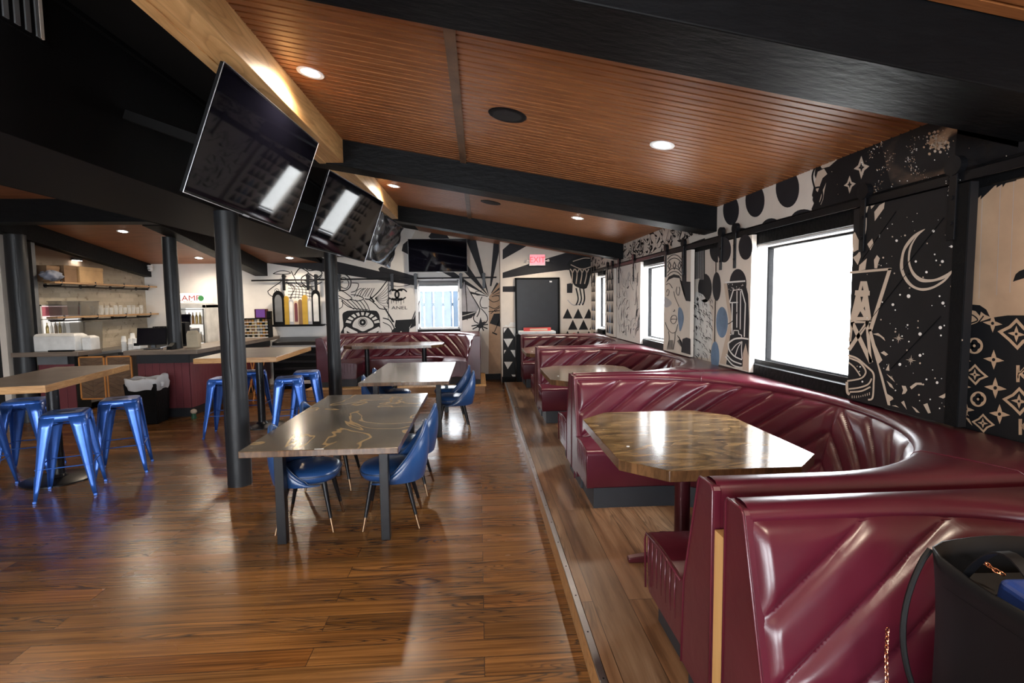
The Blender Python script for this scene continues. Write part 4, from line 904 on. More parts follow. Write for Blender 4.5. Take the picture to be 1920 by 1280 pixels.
def door1(mb):
    p = Paint(mb, 'x', DX + .0012); L5 = lambda pts: [(1580 + a / 6.4, 420 + b / 6.4) for a, b in pts]; L6 = lambda pts: [(1580 + a / 6.4, 600 + b / 6.4) for a, b in pts]
    p.poly([(1735.5, 429), (1714, 440), (1696, 462), (1689, 487), (1689, 507), (1699, 528), (1713, 540), (1731.5, 545), (1752, 540), (1774, 526), (1788, 506), (1772, 515), (1752, 523), (1730, 521.6), (1714, 509), (1706.6, 487), (1711, 460.6), (1722, 442)], 'ink_cream', 2, smooth=4)
    p.poly([(1717.5, 444), (1699.5, 467), (1694.5, 487), (1695.5, 507.5), (1705, 526), (1717.5, 537), (1733, 540), (1752, 535.6), (1773, 522), (1764, 524.7), (1745.6, 528.6), (1727, 528), (1713, 517), (1705, 499.7), (1703, 482.5), (1706.6, 462)], 'ink_black', 3, smooth=4)
    for q in ([(150, 95), (215, 230), (205, 300), (125, 340), (118, 130)], [(215, 315), (222, 390), (185, 490), (125, 400), (170, 370)], [(295, 410), (275, 545), (195, 560), (205, 490), (250, 450)], [(415, 370), (450, 410), (430, 470), (418, 530), (385, 530), (380, 430)], [(358, 172), (375, 240), (335, 315), (300, 240)]): p.poly(L5(q), 'ink_cream', 2)
    p.poly([(1659.6, 379), (1658, 390.6), (1640.8, 414.4), (1640, 397), (1650, 384)], 'ink_cream', 2); p.poly([(1623, 388), (1629, 386), (1626, 398), (1623, 400)], 'ink_cream', 2); p.poly([(1633, 386), (1641, 384), (1634, 392)], 'ink_cream', 2); p.line([(1625, 408), (1624, 430), (1620, 446)], 2, 'ink_cream', 2)
    p.line([(1594, 511), (1672, 504)], 4.6, 'ink_cream', 2, smooth=0); p.poly([(1666, 503), (1673, 503), (1636, 620), (1628, 622)], 'ink_cream', 2)
    p.poly([(1628, 618), (1634, 616), (1642, 646), (1650, 664), (1655, 675), (1648, 682), (1656, 706), (1664, 738), (1674, 744), (1676, 748), (1669, 752), (1670, 760), (1665, 759), (1644, 678), (1636, 650)], 'ink_cream', 2)
    p.poly([(1614, 527), (1626, 527), (1630, 545), (1631.5, 545), (1631.5, 554), (1628, 554), (1634, 596), (1634, 603), (1594, 600), (1605, 554), (1603, 553), (1604, 544), (1610, 544)], 'ink_cream', 2)
    for q in ([(1618, 535), (1620, 544), (1616, 544)], [(1614, 556), (1619, 556), (1616, 567)], [(1609, 580), (1611, 574), (1608, 583)], [(1614, 583), (1620, 594), (1608, 594)], [(1622, 574), (1623, 583), (1620, 578)]): p.poly(q, 'ink_black', 3)
    p.line([(1598, 604), (1634, 680)], 8, 'ink_cream', 2, smooth=0); p.line([(1628, 603), (1592, 656)], 7, 'ink_cream', 2, smooth=0); p.line([(1596, 603), (1634, 603)], 5, 'ink_cream', 2, smooth=0); p.line([(1626, 604), (1633, 680)], 6, 'ink_cream', 2, smooth=0); p.line([(1598, 604), (1594, 640)], 5, 'ink_cream', 2, smooth=0)
    A = lambda pts, w=3: p.line(L6(pts), w, 'ink_cream', 4)
    A([(70, 420), (180, 460), (300, 560), (375, 640), (378, 760), (365, 930), (310, 955)], 3.4); A([(75, 450), (200, 500), (270, 580), (280, 640), (220, 700), (60, 730)], 3); A([(80, 510), (150, 570), (220, 670)], 2.6); A([(80, 825), (200, 810), (310, 770), (355, 700)], 3); A([(90, 862), (230, 850), (340, 800)], 3)
    for k in range(9): A([(120 + k * 26, 905 - max(0, k - 4) * 10), (120 + k * 26, 935 - max(0, k - 2) * 6)], 1.5)
    A([(55, 740), (62, 860), (90, 890)], 5)
    for q in ([(365, 165), (430, 155), (500, 210), (515, 250), (450, 195)], [(460, 390), (500, 370), (550, 410), (520, 428)], [(560, 520), (565, 608), (520, 600)], [(530, 645), (600, 690), (632, 745), (580, 700)], [(530, 725), (590, 770), (622, 830), (570, 795)], [(712, 785), (760, 790), (780, 840), (755, 880), (715, 890), (730, 840)], [(810, 800), (880, 750), (950, 750), (965, 778), (900, 775), (830, 830)], [(1155, 920), (1250, 870), (1245, 920), (1210, 940)], [(705, 985), (740, 965), (775, 1075)], [(833, 1032), (880, 1060), (930, 1112), (890, 1105)], [(972, 1012), (1022, 995), (1062, 1112), (1030, 1118)], [(1215, 1028), (1262, 1035), (1245, 1108), (1235, 1060)], [(590, 1025), (640, 1022), (680, 1048), (630, 1035)]): p.poly(L6(q), 'ink_cream', 2)
    r = random.Random(3)
    for u, v, s in ((1704.5, 555, 3.6), (1726, 626, 3.3), (1764, 614, 3.3), (1726, 666, 2.8), (1688, 683, 2.8), (1738, 687 + 24, 1.9), (1675, 571, 2.6), (1768, 490, 2.8), (1718, 490, 2.2), (1738, 510, 2.4), (1769, 568, 3), (1682, 451, 2.4), (1785, 462, 2.5), (1751, 433, 2.6), (1758, 717, 2.6)): p.dot(u, v, s, 'ink_star', 3, 12)
    for k in range(95):
        u = r.uniform(1605, 1805); v = r.uniform(395, 770)
        if v > 735 + (u - 1600) * .22: continue
        p.dot(u, v, r.choice((.8, 1.1, 1.5, 1.8)), r.choice(('ink_star', 'ink_white', 'ink_cream')), 3, 8)
    for u, v in ((1686, 634), (1709, 675)):
        for a in range(8):
            c, s = math.cos(a * PI / 4 + .1), math.sin(a * PI / 4 + .1); L = 10 if a % 2 == 0 else 6
            p.poly([(u - s * 1.3, v + c * 1.3), (u + c * L, v + s * L), (u + s * 1.3, v - c * 1.3)], 'ink_cream', 4)
    for k in range(70): p.dot(r.gauss(1788, 7), r.gauss(356, 12), r.choice((.5, .8, 1.1)), 'ink_star', 3, 6)
def fr1(mb):
    for k in range(4): mb.add([], [], 'black_paint')
    mb.box(DX - .004, DX + .0008, 2.33, 2.40, 1.094, 2.245, 'black_paint')
    for a, b in (((2.46, 2.1), (2.70, 1.86)), ((2.76, 2.18), (3.00, 1.94)), ((2.45, 1.62), (2.75, 1.32)), ((2.65, 1.86), (3.0, 1.5))): mb.tube([(DX - .0005, *a), (DX - .0005, *b)], .0022, 'black_paint', 5)
    return mb
shutter(2.33, 3.085, 1.094, 2.245, 'black sliding shutter with a painted crescent moon, oil derrick and stars', 'ink_black', (2.41, 3.0), door1, fr1)
def door2(mb):
    p = Paint(mb, 'x', DX + .0012); L = lambda pts: [(1300 + a / 5.82, 480 + b / 5.82) for a, b in pts]
    for u, v, a, b in ((1358, 468, 13, 24), (1398, 463, 13, 24), (1384, 532, 16, 28), (1344, 537, 8, 27), (1354, 604, 11, 29), (1341, 668, 8, 28)): p.dot(u, v, a, 'ink_blue' if v > 590 else 'ink_soft', 1, 26, b)
    p.poly(L([(365, 290), (565, 275), (600, 420), (610, 700), (600, 1200), (440, 1210), (360, 1180), (425, 720)]), 'ink_soft', 2)
    p.poly(L([(335, 300), (370, 292), (428, 720), (355, 1185), (290, 1168), (395, 720)]), 'ink_cream', 3)
    Q = lambda pts, w=2.2: p.line(L(pts), w, 'ink_white', 4, smooth=0)
    Q([(350, 288), (570, 272)], 3); Q([(400, 500), (440, 372), (530, 365), (572, 520), (560, 880)]); Q([(400, 508), (490, 505)]); Q([(428, 510), (425, 860)]); Q([(480, 380), (478, 780)], 1.8); Q([(520, 380), (515, 800)], 1.8); Q([(405, 858), (440, 850), (445, 810), (495, 812), (500, 850), (530, 862), (530, 890)], 2)
    p.line(L([(385, 950), (450, 905), (530, 895), (605, 905)]), 3, 'ink_white', 4); p.line(L([(385, 950), (395, 1020), (450, 1090), (535, 1130)]), 2.4, 'ink_white', 4); p.line(L([(365, 1070), (430, 1140), (530, 1178)]), 2.4, 'ink_white', 4); p.line(L([(355, 1095), (430, 1185), (510, 1212)]), 2.2, 'ink_white', 4)
    for a in ((420, 1030), (460, 1090), (535, 1120)): p.line(L([(535, 930), ((a[0] + 535) / 2 - 6, (a[1] + 930) / 2 - 14), a]), 1.6, 'ink_white', 4)
    p.poly(L([(540, 1240), (545, 1060), (575, 950), (610, 1120), (605, 1250)]), 'ink_cream', 4); p.line(L([(380, 742), (440, 700), (480, 610)]), 1.6, 'ink_black', 5)
    for k in range(26): p.dot(R.uniform(1366, 1397), R.uniform(532, 544), .7, 'ink_star', 5, 6)
shutter(4.275, 4.89, 1.094, 2.245, 'cream sliding shutter with black dots and a glass lantern drawing, left of the near window', 'wall_cream', (4.55, 4.82), door2)
def door3(mb):
    p = Paint(mb, 'x', DX + .0012); L = lambda pts: [(1100 + a / 8, 460 + b / 8) for a, b in pts]
    Q = lambda pts, w=1.1, m='ink_black', **k: p.line(L(pts), w, m, 4, **k)
    p.poly(L([(1430, 60), (1500, 40), (1500, 540), (1560, 545), (1560, 840), (1490, 830), (1440, 660), (1420, 300)]), 'ink_soft', 1)
    for z in (150, 200, 350, 400): Q([(1215, z + 60), (1260, z + 10), (1320, z - 10), (1380, z + 10), (1425, z + 60)], 1.5)
    for k in range(3): p.poly(L([(1215 + k * 75, 310), (1245 + k * 75, 235), (1275 + k * 75, 300), (1245 + k * 75, 370)]), 'ink_black', 3); p.poly(L([(1230 + k * 75, 308), (1245 + k * 75, 265), (1260 + k * 75, 300), (1245 + k * 75, 340)]), 'wall_cream', 4)
    p.poly(L([(1190, 560), (1230, 470), (1310, 430), (1390, 450), (1430, 520), (1390, 490), (1310, 480), (1240, 510)]), 'ink_soft', 2)
    for k in range(6): Q([(1400 + k * 8, 500 + k * 8), (1430 + k * 6, 620 + k * 12), (1470 + k * 5, 760 + k * 14)], .9)
    Q([(1200, 700), (1215, 660), (1240, 680), (1225, 750), (1205, 740)], 1); Q([(1360, 620), (1345, 690), (1375, 750), (1400, 680), (1390, 620)], 1); Q([(1195, 590), (1240, 570), (1290, 640)], 1.2); Q([(1310, 690), (1330, 780), (1390, 920)], .9); Q([(1300, 990), (1318, 985), (1322, 960)], 1.4)
    Q([(1260, 1100), (1290, 1055), (1335, 1050), (1355, 1100), (1330, 1160), (1290, 1170), (1262, 1110), (1350, 1105)], 1.1)
    p.poly(L([(1375, 960), (1395, 925), (1430, 960), (1455, 1040), (1458, 1120), (1435, 1220), (1400, 1290), (1385, 1200), (1370, 1100)]), 'ink_blue', 2, smooth=3); p.poly(L([(1165, 780), (1210, 790), (1275, 850), (1260, 900), (1200, 930), (1165, 900)]), 'ink_grey', 2, smooth=3)
    Q([(1180, 1150), (1220, 1250), (1280, 1310), (1340, 1290), (1370, 1180)], 1.1); Q([(1230, 1290), (1240, 1400), (1210, 1560)], 1.1); Q([(1330, 1300), (1325, 1420), (1300, 1560)], 1.1)
    for k in range(8): Q([(1360 + k * 9, 1350 + k * 12), (1400 + k * 4, 1400 + k * 10), (1360 + k * 9, 1440 + k * 12)], 1)
    for k in range(5): Q([(1240 + k * 14, 1420), (1230 + k * 16, 1560)], .9)
    p.poly(L([(1440, 1400), (1500, 1380), (1560, 1400), (1560, 1640), (1420, 1600)]), 'ink_soft', 2)
shutter(5.53, 6.34, 1.094, 2.245, 'sliding shutter painted with a woman in a patterned headband, right of the middle window', 'wall_cream', (5.73, 6.27), door3)
def scribble(y0, y1, n, seed, cols):
    def f(mb):
        r = random.Random(seed)
        for k in range(n):
            y = r.uniform(y0 + .05, y1 - .12); z = r.uniform(1.15, 2.15); a = r.uniform(-.6, 2.2); pts = []; Ls = r.uniform(.08, .3)
            for j in range(6): pts.append((y, z)); y += math.cos(a) * Ls / 5; z += math.sin(a) * Ls / 5; a += r.uniform(-.5, .7)
            w = r.choice((.006, .010, .018)); vs = []
            for j, (yy, zz) in enumerate(pts):
                h = w * (.3, .8, 1, .9, .6, .2)[j]; yy = min(max(yy, y0 + .01), y1 - .01); zz = min(max(zz, 1.11), 2.24)
                vs += [(DX - .0006, yy + h, zz), (DX - .0006, yy - h, zz - h)]
            mb.add(vs, [(2 * j, 2 * j + 1, 2 * j + 3, 2 * j + 2) for j in range(5)], r.choice(cols))
    return f
shutter(7.28, 8.55, 1.094, 2.245, 'grey-white sliding shutter with a scribbled figure drawing, left of the middle window', 'wall_white', (7.6, 8.4), scribble(7.28, 8.55, 110, 5, ['ink_black', 'ink_black', 'ink_grey']))
def tri_door(y0, y1):
    def f(mb):
        n = 0
        for k in range(6):
            for j in range(3):
                a = y0 + .04 + j * (y1 - y0 - .08) / 3; z = 1.14 + k * .185
                mb.add([(DX - .0006, a, z), (DX - .0006, a + (y1 - y0 - .08) / 3, z), (DX - .0006, a + (y1 - y0 - .08) / 6, z + .17)], [(0, 1, 2)], 'ink_blue' if (j == 1 and k < 3) else 'ink_black')
    return f
shutter(8.72, 9.28, 1.094, 2.245, 'triangle-patterned sliding shutter just right of the farthest window', 'wall_cream', (8.84, 9.16), tri_door(8.72, 9.28))
shutter(10.1, 10.52, 1.094, 2.245, 'triangle-patterned sliding shutter in the corner left of the farthest window', 'wall_cream', (10.2, 10.42), tri_door(10.1, 10.52))
# rail with hooks on the far wall
rl = MB().tube([(-4.75, YF - .07, 2.215), (.40, YF - .07, 2.235)], .018, 'black_metal', 10)
for u in (540, 750, 830, 905): 
    x = ony(u, 520, YF).x; rl.box(x - .012, x + .012, YF - .07, YF, 2.21, 2.24, 'black_metal')
rr_ = struct(rl.build('trim_5', smooth=True))
for u, lab in ((532, 'leftmost, above the black board'), (577, 'above the second gold board'), (592, 'above the black and white board'), (636, 'just right of the second post'), (735, 'over the interlocked letters'), (779, 'at the left edge of the far window'), (864, 'at the right edge of the far window'), (907, 'over the campfire drawing')):
    x = ony(u, 520, YF - .09).x; h = MB().box(x - .03, x + .03, YF - .105, YF - .095, 2.0, 2.30, 'black_metal'); h.tube([(x, YF - .11, 2.30), (x, YF - .05, 2.30)], .038, 'black_metal', 14)
    tag(h.build('rail_hanger'), 'black strap hanger on the far wall rail, ' + lab, 'hanger', 'strap hangers on the far wall rail')
# ---------------------------------------------------------------- exit door, sign, outlet
d = MB().box(.765, .80, YD - .05, YD, 0, 2.20, 'black_paint').box(1.665, 1.70, YD - .05, YD, 0, 2.20, 'black_paint').box(.765, 1.70, YD - .05, YD, 2.165, 2.20, 'black_paint')
dd = struct(d.build('door_1', bevel=.003)); MB().box(.80, 1.665, YD - .035, YD - .005, .01, 2.165, 'dark_door').build('door_leaf', dd, bevel=.002)
MB().box(.86, 1.5, YD - .085, YD - .06, .98, 1.02, 'steel').box(.87, .90, YD - .06, YD - .035, .97, 1.03, 'steel').box(1.46, 1.49, YD - .06, YD - .035, .97, 1.03, 'steel').build('push_bar', dd, bevel=.004)
MB().box(1.49, 1.54, YD - .045, YD - .035, 2.10, 2.13, 'trim_white').build('closer_plate', dd)
es = empty('exit_sign', (1.235, YD - .035, 2.565))
b = MB().box(-.165, .165, -.03, .035, -.115, .115, 'paper_white').box(-.155, .155, -.032, -.03, -.105, .105, 'exit_glow').build('housing', es, bevel=.006)
vs, fs = text_shapes('EXIT', .17); MB().add([(x * .95, -.0335, y - .055) for x, y, z in vs], fs, 'exit_letter').build('lettering', es)
tag(es, 'red glowing exit sign above the dark door', 'exit sign')
for sx in (-1, 1): 
    l = MB().tube([(sx * .165, -.0, -.02), (sx * .22, -.02, -.015)], .012, 'paper_white', 8).tube([(sx * .20, -.01, -.02), (sx * .235, -.04, -.012)], [.02, .03], 'paper_white', 12).build('emergency_head', es, smooth=True)
MB_ = MB().box(1.985, 2.035, YD - .012, YD - .001, .93, 1.03, 'red_print'); tag(MB_.build('wall_notice', bevel=.002), 'small red and pink notice on the triangle wall right of the exit door', 'notice')
# ---------------------------------------------------------------- posts
def post(x, y, z0, z1, r, label):
    m = MB(); rr = random.Random(int(x * 10 + y)); n = 16; K = 14; vs = []
    for k in range(K):
        z = z0 + (z1 - z0) * k / (K - 1)
        for j in range(n):
            a = 2 * PI * j / n; q = r * (1 + .02 * math.sin(a * 2 + k * .25) + .012 * math.sin(k * .8)); vs.append((x + q * math.cos(a), y + q * math.sin(a), z))
    m.add(vs, [(i * n + j, i * n + (j + 1) % n, (i + 1) * n + (j + 1) % n, (i + 1) * n + j) for i in range(K - 1) for j in range(n)], 'post_paint')
    m.add([], [], 'black_matte')
    for k in range(3):   # long drying cracks
        a = -PI / 2 + (-.5, .15, .6)[k]; za = z0 + (z1 - z0) * (.15 + .2 * k); zb = za + (z1 - z0) * .42
        pts = [Vector((x + (r * 1.035) * math.cos(a + .05 * math.sin(q * 2)), y + (r * 1.035) * math.sin(a + .05 * math.sin(q * 2)), za + (zb - za) * q / 8)) for q in range(9)]
        m.tube(pts, [.0005, .002, .003, .004, .0035, .003, .002, .0015, .0005], 'black_matte', 4)
    o = m.build('column', smooth=True, angle=50); o['kind'] = 'structure'; return o
post(-2.31, 5.08, 0, 2.57, .105, ''); post(-2.31, 8.5, 0, 2.57, .10, ''); post(-4.72, 8.47, 0, 2.76, .10, ''); post(-6.78, 8.26, 0, 2.78, .13, '')
struct(MB().box(-7.02, -6.93, 8.16, 8.28, 0, 2.78, 'wall_cream').box(-6.93, -6.86, 8.63, 8.70, 1.0, 2.75, 'plastic_grey').build('column_trim'))
# ---------------------------------------------------------------- televisions
def television(name, P, u, v, w, label, wrap=False):
    "P: top left corner, u: along the top edge, v: down the side"
    u = Vector(u).normalized(); v = Vector(v); v = (v - u * u.dot(v)).normalized(); nrm = v.cross(u).normalized()
    if nrm.y > 0: nrm = -nrm
    h = w / 1.78; c = Vector(P) + u * w / 2 + v * h / 2
    t = empty(name, c); Mx = Matrix((u, -v, nrm)).transposed(); t.rotation_euler = Mx.to_euler()
    if Mx.determinant() < 0: Mx = Matrix((u, -v, u.cross(-v))).transposed(); t.rotation_euler = Mx.to_euler()
    zf = 1 if (Mx.col[2].dot(nrm) > 0) else -1
    def bx(mb, x0, x1, y0, y1, z0, z1, m): return mb.box(x0, x1, y0, y1, min(z0 * zf, z1 * zf), max(z0 * zf, z1 * zf), m)
    bx(MB(), -w / 2, w / 2, -h / 2, h / 2, -.022, 0, 'black_paint').build('body', t, bevel=.004)
    s = bx(MB(), -w / 2 + .010, w / 2 - .010, -h / 2 + .016, h / 2 - .010, 0, .0015, 'tv_screen').build('screen', t)
    fr = MB(); e = .0022
    fr.tube([(-w / 2, h / 2, .001 * zf), (w / 2, h / 2, .001 * zf), (w / 2, -h / 2, .001 * zf), (-w / 2, -h / 2, .001 * zf), (-w / 2, h / 2, .001 * zf)], .0025, 'steel', 6); fr.build('edge_trim', t)
    bx(MB(), -.035, .035, -h / 2 - .006, -h / 2 + .006, -.004, .004, 'steel').build('logo_bar', t)
    bx(MB(), -.2, .2, -.12, .12, -.09, -.022, 'ceiling_black').build('wall_bracket', t)
    m = MB(); bx(m, -.03, .03, -.03, .03, -.95 if 'soffit' in label else -.2, -.09, 'ceiling_black'); m.build('mounting_arm', t)
    if wrap:
        r = random.Random(5); nu, nv = 40, 26
        def g(i, j):
            a, b = i / (nu - 1), j / (nv - 1); x = (a - .5) * (w + .05); y = (b - .5) * (h + .06)
            f = .018 + .013 * math.sin(9 * a + 5 * b * b + 2 * math.sin(6 * b)) + .010 * math.sin(17 * b - 7 * a + 3 * math.sin(5 * a)) + .006 * abs(math.sin(23 * (a + b) + 4 * math.sin(7 * a))) + r.uniform(-.001, .001)
            if i in (0, nu - 1) or j in (0, nv - 1): f = -.045
            return (x + .006 * math.sin(20 * b), y + (.05 * math.sin(3 * a) * (j == 0)), (.004 + f) * zf)
        MB().grid(g, nu, nv, 'plastic_wrap').build('plastic_cover', t, smooth='all')
    tag(t, label, 'television', 'televisions hung along the black soffit' if 'soffit' in label else None); return t
uu, vv = (.084, .9955, -.036), (-.349, -.094, -.932)
television('television', (-1.327, 2.987, 3.007), uu, vv, 1.29, 'largest tilted television under the pine beam, nearest of three along the soffit')
television('television', (-1.327, 4.96, 2.925), (.20, .978, -.04), (-.33, .05, -.94), 1.29, 'middle tilted television of the three along the soffit, reflecting a bright window')
television('television', (-1.306, 7.50, 2.96), uu, vv, 1.20, 'farthest television along the soffit, wrapped in crumpled plastic', wrap=True)
television('television', (-1.44, 11.15, 3.03), (1, 0, 0), (0, .0, -1), 1.22, 'flat black television mounted on the far sunburst wall above the window')
# small speaker tube between the first two screens
# ---------------------------------------------------------------- ceiling lights, speakers, camera, grille
def downlight(x, y, z, nrm, label, warm=(1, .82, .62), power=26, size=.085, grp='recessed ceiling lights over the booths'):
    t = empty('downlight', (x, y, z)); q = Vector(nrm).to_track_quat('-Z', 'Y'); t.rotation_mode = 'QUATERNION'; t.rotation_quaternion = q
    MB().lathe([(size * .74, -.004), (size, -.006), (size * 1.02, 0), (size * .74, 0)], 'trim_white', n=28).build('trim_ring', t, smooth=True)
    MB().lathe([(size * .74, -.003), (size * .4, -.012), (0, -.016)], 'lamp_glow', n=24).build('lens', t, smooth=True)
    l = bpy.data.lights.new('downlight_lamp', 'SPOT'); l.energy = power; l.color = warm; l.spot_size = math.radians(168); l.spot_blend = .9; l.shadow_soft_size = .06
    o = bpy.data.objects.new('downlight_lamp', l); COL.objects.link(o); o.parent = t; o.location = (0, 0, -.04)
    tag(t, label, 'ceiling light', grp); return t
n1 = (-.172, 0, -1)
for x, y, lb, pw_ in ((-1.06, 3.6, 'nearest recessed ceiling light, beside the first pine beam', 85), (1.31, 3.72, 'recessed ceiling light over the booth under the near window', 34), (-1.06, 6.94, 'recessed ceiling light beside the second pine beam, behind the middle beam', 55), (1.32, 6.95, 'recessed ceiling light behind the middle black beam at right', 34)):
    downlight(x, y, ceil_z(x) - .030, n1, lb, power=pw_)
for x, y, pw_ in ((-1.06, .25, 90), (1.31, .35, 50), (-1.06, 10.25, 60), (1.32, 10.25, 50)): downlight(x, y, ceil_z(x) - .030, n1, 'recessed ceiling light behind the camera' if y < 1 else 'unseen ceiling light added in the farthest bay to brighten the far wall', power=pw_)  # the far-bay pair is unseen, added to brighten the far wall
n2 = (0, -.143, -1)
for x, y, lb in ((-5.75, 9.04, 'recessed ceiling light over the bar, left of the bar post'), (-5.55, 10.95, 'recessed ceiling light near the far wall above the cooler'), (-4.95, 10.2, 'round ceiling light in front of the far bar beam, right of the bar post'), (-3.8, 11.0, 'tiny ceiling light right of the near post, close to the far wall'), (-5.2, 5.98, 'recessed ceiling light at the far left edge under the soffit')):
    downlight(x, y, left_ceil_z(y) - .004, n2, lb, power=55, grp='recessed ceiling lights over the bar')
wl = empty('wall_light', (-6.94, 9.62, 2.53)); MB().box(0, .05, -.10, .10, -.02, .02, 'black_metal').build('housing', wl); MB().box(.01, .048, -.09, .09, -.024, -.02, 'lamp_glow').build('lens', wl); tag(wl, 'small bright lamp high on the brick wall above the boxes', 'wall light')
def speaker(x, y, z, nrm, label, r=.13):
    t = empty('ceiling_speaker', (x, y, z)); t.rotation_mode = 'QUATERNION'; t.rotation_quaternion = Vector(nrm).to_track_quat('-Z', 'Y')
    MB().lathe([(r * .92, -.006), (r, -.004), (r * 1.03, 0), (r * .92, 0)], 'black_paint', n=36).build('rim', t, smooth=True); MB().lathe([(r * .925, -.004), (r * .5, -.009), (0, -.011)], 'black_matte', n=36).build('grille', t, smooth=True)
    tag(t, label, 'ceiling speaker', 'round black ceiling speakers')
speaker(.22, 3.70, ceil_z(.22) - .030, n1, 'round black ceiling speaker in the near wood ceiling bay')
speaker(.18, 6.93, ceil_z(.18) - .030, n1, 'round black ceiling speaker in the second wood ceiling bay, behind the middle beam')
speaker(-3.95, 9.46, left_ceil_z(9.46) - .004, n2, 'round black ceiling speaker over the bar, beside the near post top', .14)
cm = empty('security_camera', (-6.76, 11.40, 2.55)); MB().lathe([(.05, 0), (.055, -.03), (.03, -.045)], 'paper_white', n=20).build('mount', cm, smooth=True); MB().lathe([(.001, -.13), (.035, -.12), (.05, -.09), (.05, -.05), (.03, -.03)], 'paper_white', (.02, -.03, 0), 20).build('dome', cm, smooth=True); MB().lathe([(.02, 0), (.02, .01), (0, .01)], 'black_matte', (.02, -.08, -.10), 12).build('lens', cm)
tag(cm, 'white security camera in the corner where the far wall meets the brick wall', 'camera')
_g = onx(88, 78, -2.28); gr = empty('air_grille', (-2.30, _g.y - .30, _g.z)); MB().box(0, .012, -.32, .32, -.02, .24, 'black_paint').build('frame', gr)
for k in range(9): MB().box(.012, .02, -.28 + k * .065, -.28 + k * .065 + .03, .0, .24, 'plastic_grey').build('slat', gr)
MB().box(.012, .022, .262, .285, 0, .24, 'wall_cream').build('bare_edge', gr); tag(gr, 'slatted air grille high on the black soffit at the top left corner', 'vent')
# duct pipe glimpsed between the first and second screens
dp = MB().tube([(-1.75, 5.0, 2.98), (-2.26, 5.0, 2.98)], .10, 'plastic_grey', 20); tag(dp.build('duct_pipe', smooth=True), 'grey duct pipe stub between the first and second soffit televisions', 'duct')
# ---------------------------------------------------------------- bar
def place(mb, name, label, cat, group=None, kind=None, **k):
    o = mb.build(name, **k); return tag(o, label, cat, group, kind)
def counter(name, x0, x1, y0, y1, label): 
    return place(MB().box(x0, x1, y0, y1, .985, 1.05, 'bar_top'), name, label, 'bar top', bevel=.004)
counter('bar_counter', -5.28, -4.22, 8.12, 8.72, 'grey-brown worktop of the bar front, between the swing doors and the bar corner')
counter('bar_counter', -4.82, -4.222, 8.725, 11.42, 'grey-brown worktop running back from the bar corner to the far wall')
counter('bar_counter', -6.86, -5.92, 8.12, 8.62, 'short grey-brown worktop at the far left, with white boxes on it')
def boards_x(mb, x0, x1, y, z0, z1):
    n = round((x1 - x0) / .115); w = (x1 - x0) / n
    for k in range(n): mb.box(x0 + k * w + .002, x0 + (k + 1) * w - .002, y, y + .018, z0, z1, 'burgundy_board')
def boards_y(mb, x, y0, y1, z0, z1):
    n = round((y1 - y0) / .115); w = (y1 - y0) / n
    for k in range(n): mb.box(x - .018, x, y0 + k * w + .002, y0 + (k + 1) * w - .002, z0, z1, 'burgundy_board')
bf = empty('bar_unit', (-4.45, 8.30, 0)); off = lambda o: (setattr(o, 'location', (4.45, -8.30, 0)), o)[1]
m = MB(); boards_x(m, -5.20, -4.448, 8.30, .14, .985); boards_y(m, -4.43, 8.318, 11.4, .14, .985); off(m.build('board_cladding', bf, bevel=.002))
off(MB().box(-5.20, -4.448, 8.318, 8.35, 0.14, .985, 'black_matte').box(-4.60, -4.448, 8.35, 11.4, .14, .985, 'black_matte').build('cabinet', bf))
off(MB().box(-5.20, -4.425, 8.285, 8.30, .84, .984, 'kick_black').box(-4.43, -4.415, 8.285, 11.4, .84, .984, 'kick_black').build('top_band', bf))
off(MB().box(-5.18, -4.47, 8.325, 8.36, 0, .14, 'kick_black').box(-4.58, -4.47, 8.36, 11.4, 0, .14, 'kick_black').build('kick_base', bf)); tag(bf, 'burgundy board-clad bar front turning the corner toward the far wall', 'bar')
b2 = empty('bar_unit', (-6.4, 8.3, 0)); o2 = lambda o: (setattr(o, 'location', (6.4, -8.3, 0)), o)[1]
m = MB(); boards_x(m, -6.63, -6.12, 8.30, .14, .85); o2(m.build('board_cladding', b2, bevel=.002)); o2(MB().box(-6.62, -6.12, 8.318, 8.6, .14, .985, 'black_matte').build('cabinet', b2)); o2(MB().box(-6.63, -6.2, 8.285, 8.30, .85, .985, 'plastic_grey').build('top_band', b2)); o2(MB().box(-6.62, -6.14, 8.34, 8.6, 0, .14, 'kick_black').build('kick_base', b2))
tag(b2, 'short burgundy board-clad bar front at the far left behind the near high table', 'bar')
for x0, lb in ((-6.07, 'left chevron wood swing door of the bar with orange frame'), (-5.67, 'right chevron wood swing door of the bar with orange frame')):
    d = empty('swing_door', (x0, 8.33, .30)); w, h = .375, .66
    MB().box(0, .02, -.012, .012, 0, h, 'orange_trim').box(w - .02, w, -.012, .012, 0, h, 'orange_trim').box(0, w, -.012, .012, h - .02, h, 'orange_trim').box(0, w, -.012, .012, 0, .02, 'orange_trim').build('frame', d, bevel=.002)
    m = MB()
    for k in range(11):
        z = -.10 + k * .075
        for s_ in (0, 1):
            xa, xb = (.022, w / 2 - .001) if s_ == 0 else (w / 2 + .001, w - .022); za, zb = (z + .09, z) if s_ == 0 else (z, z + .09)
            q = [(xa, za), (xb, zb), (xb, zb + .07), (xa, za + .07)]; q = [(a, min(max(b, .02), h - .02)) for a, b in q]
            if abs(q[3][1] - q[0][1]) + abs(q[2][1] - q[1][1]) > .02: m.hexa([(q[0][0], -.006, q[0][1]), (q[1][0], -.006, q[1][1]), (q[1][0], .006, q[1][1]), (q[0][0], .006, q[0][1]), (q[3][0], -.006, q[3][1]), (q[2][0], -.006, q[2][1]), (q[2][0], .006, q[2][1]), (q[3][0], .006, q[3][1])], 'chevron_wood')
    m.build('chevron_panel', d); tag(d, lb, 'swing door', 'swing doors of the bar')
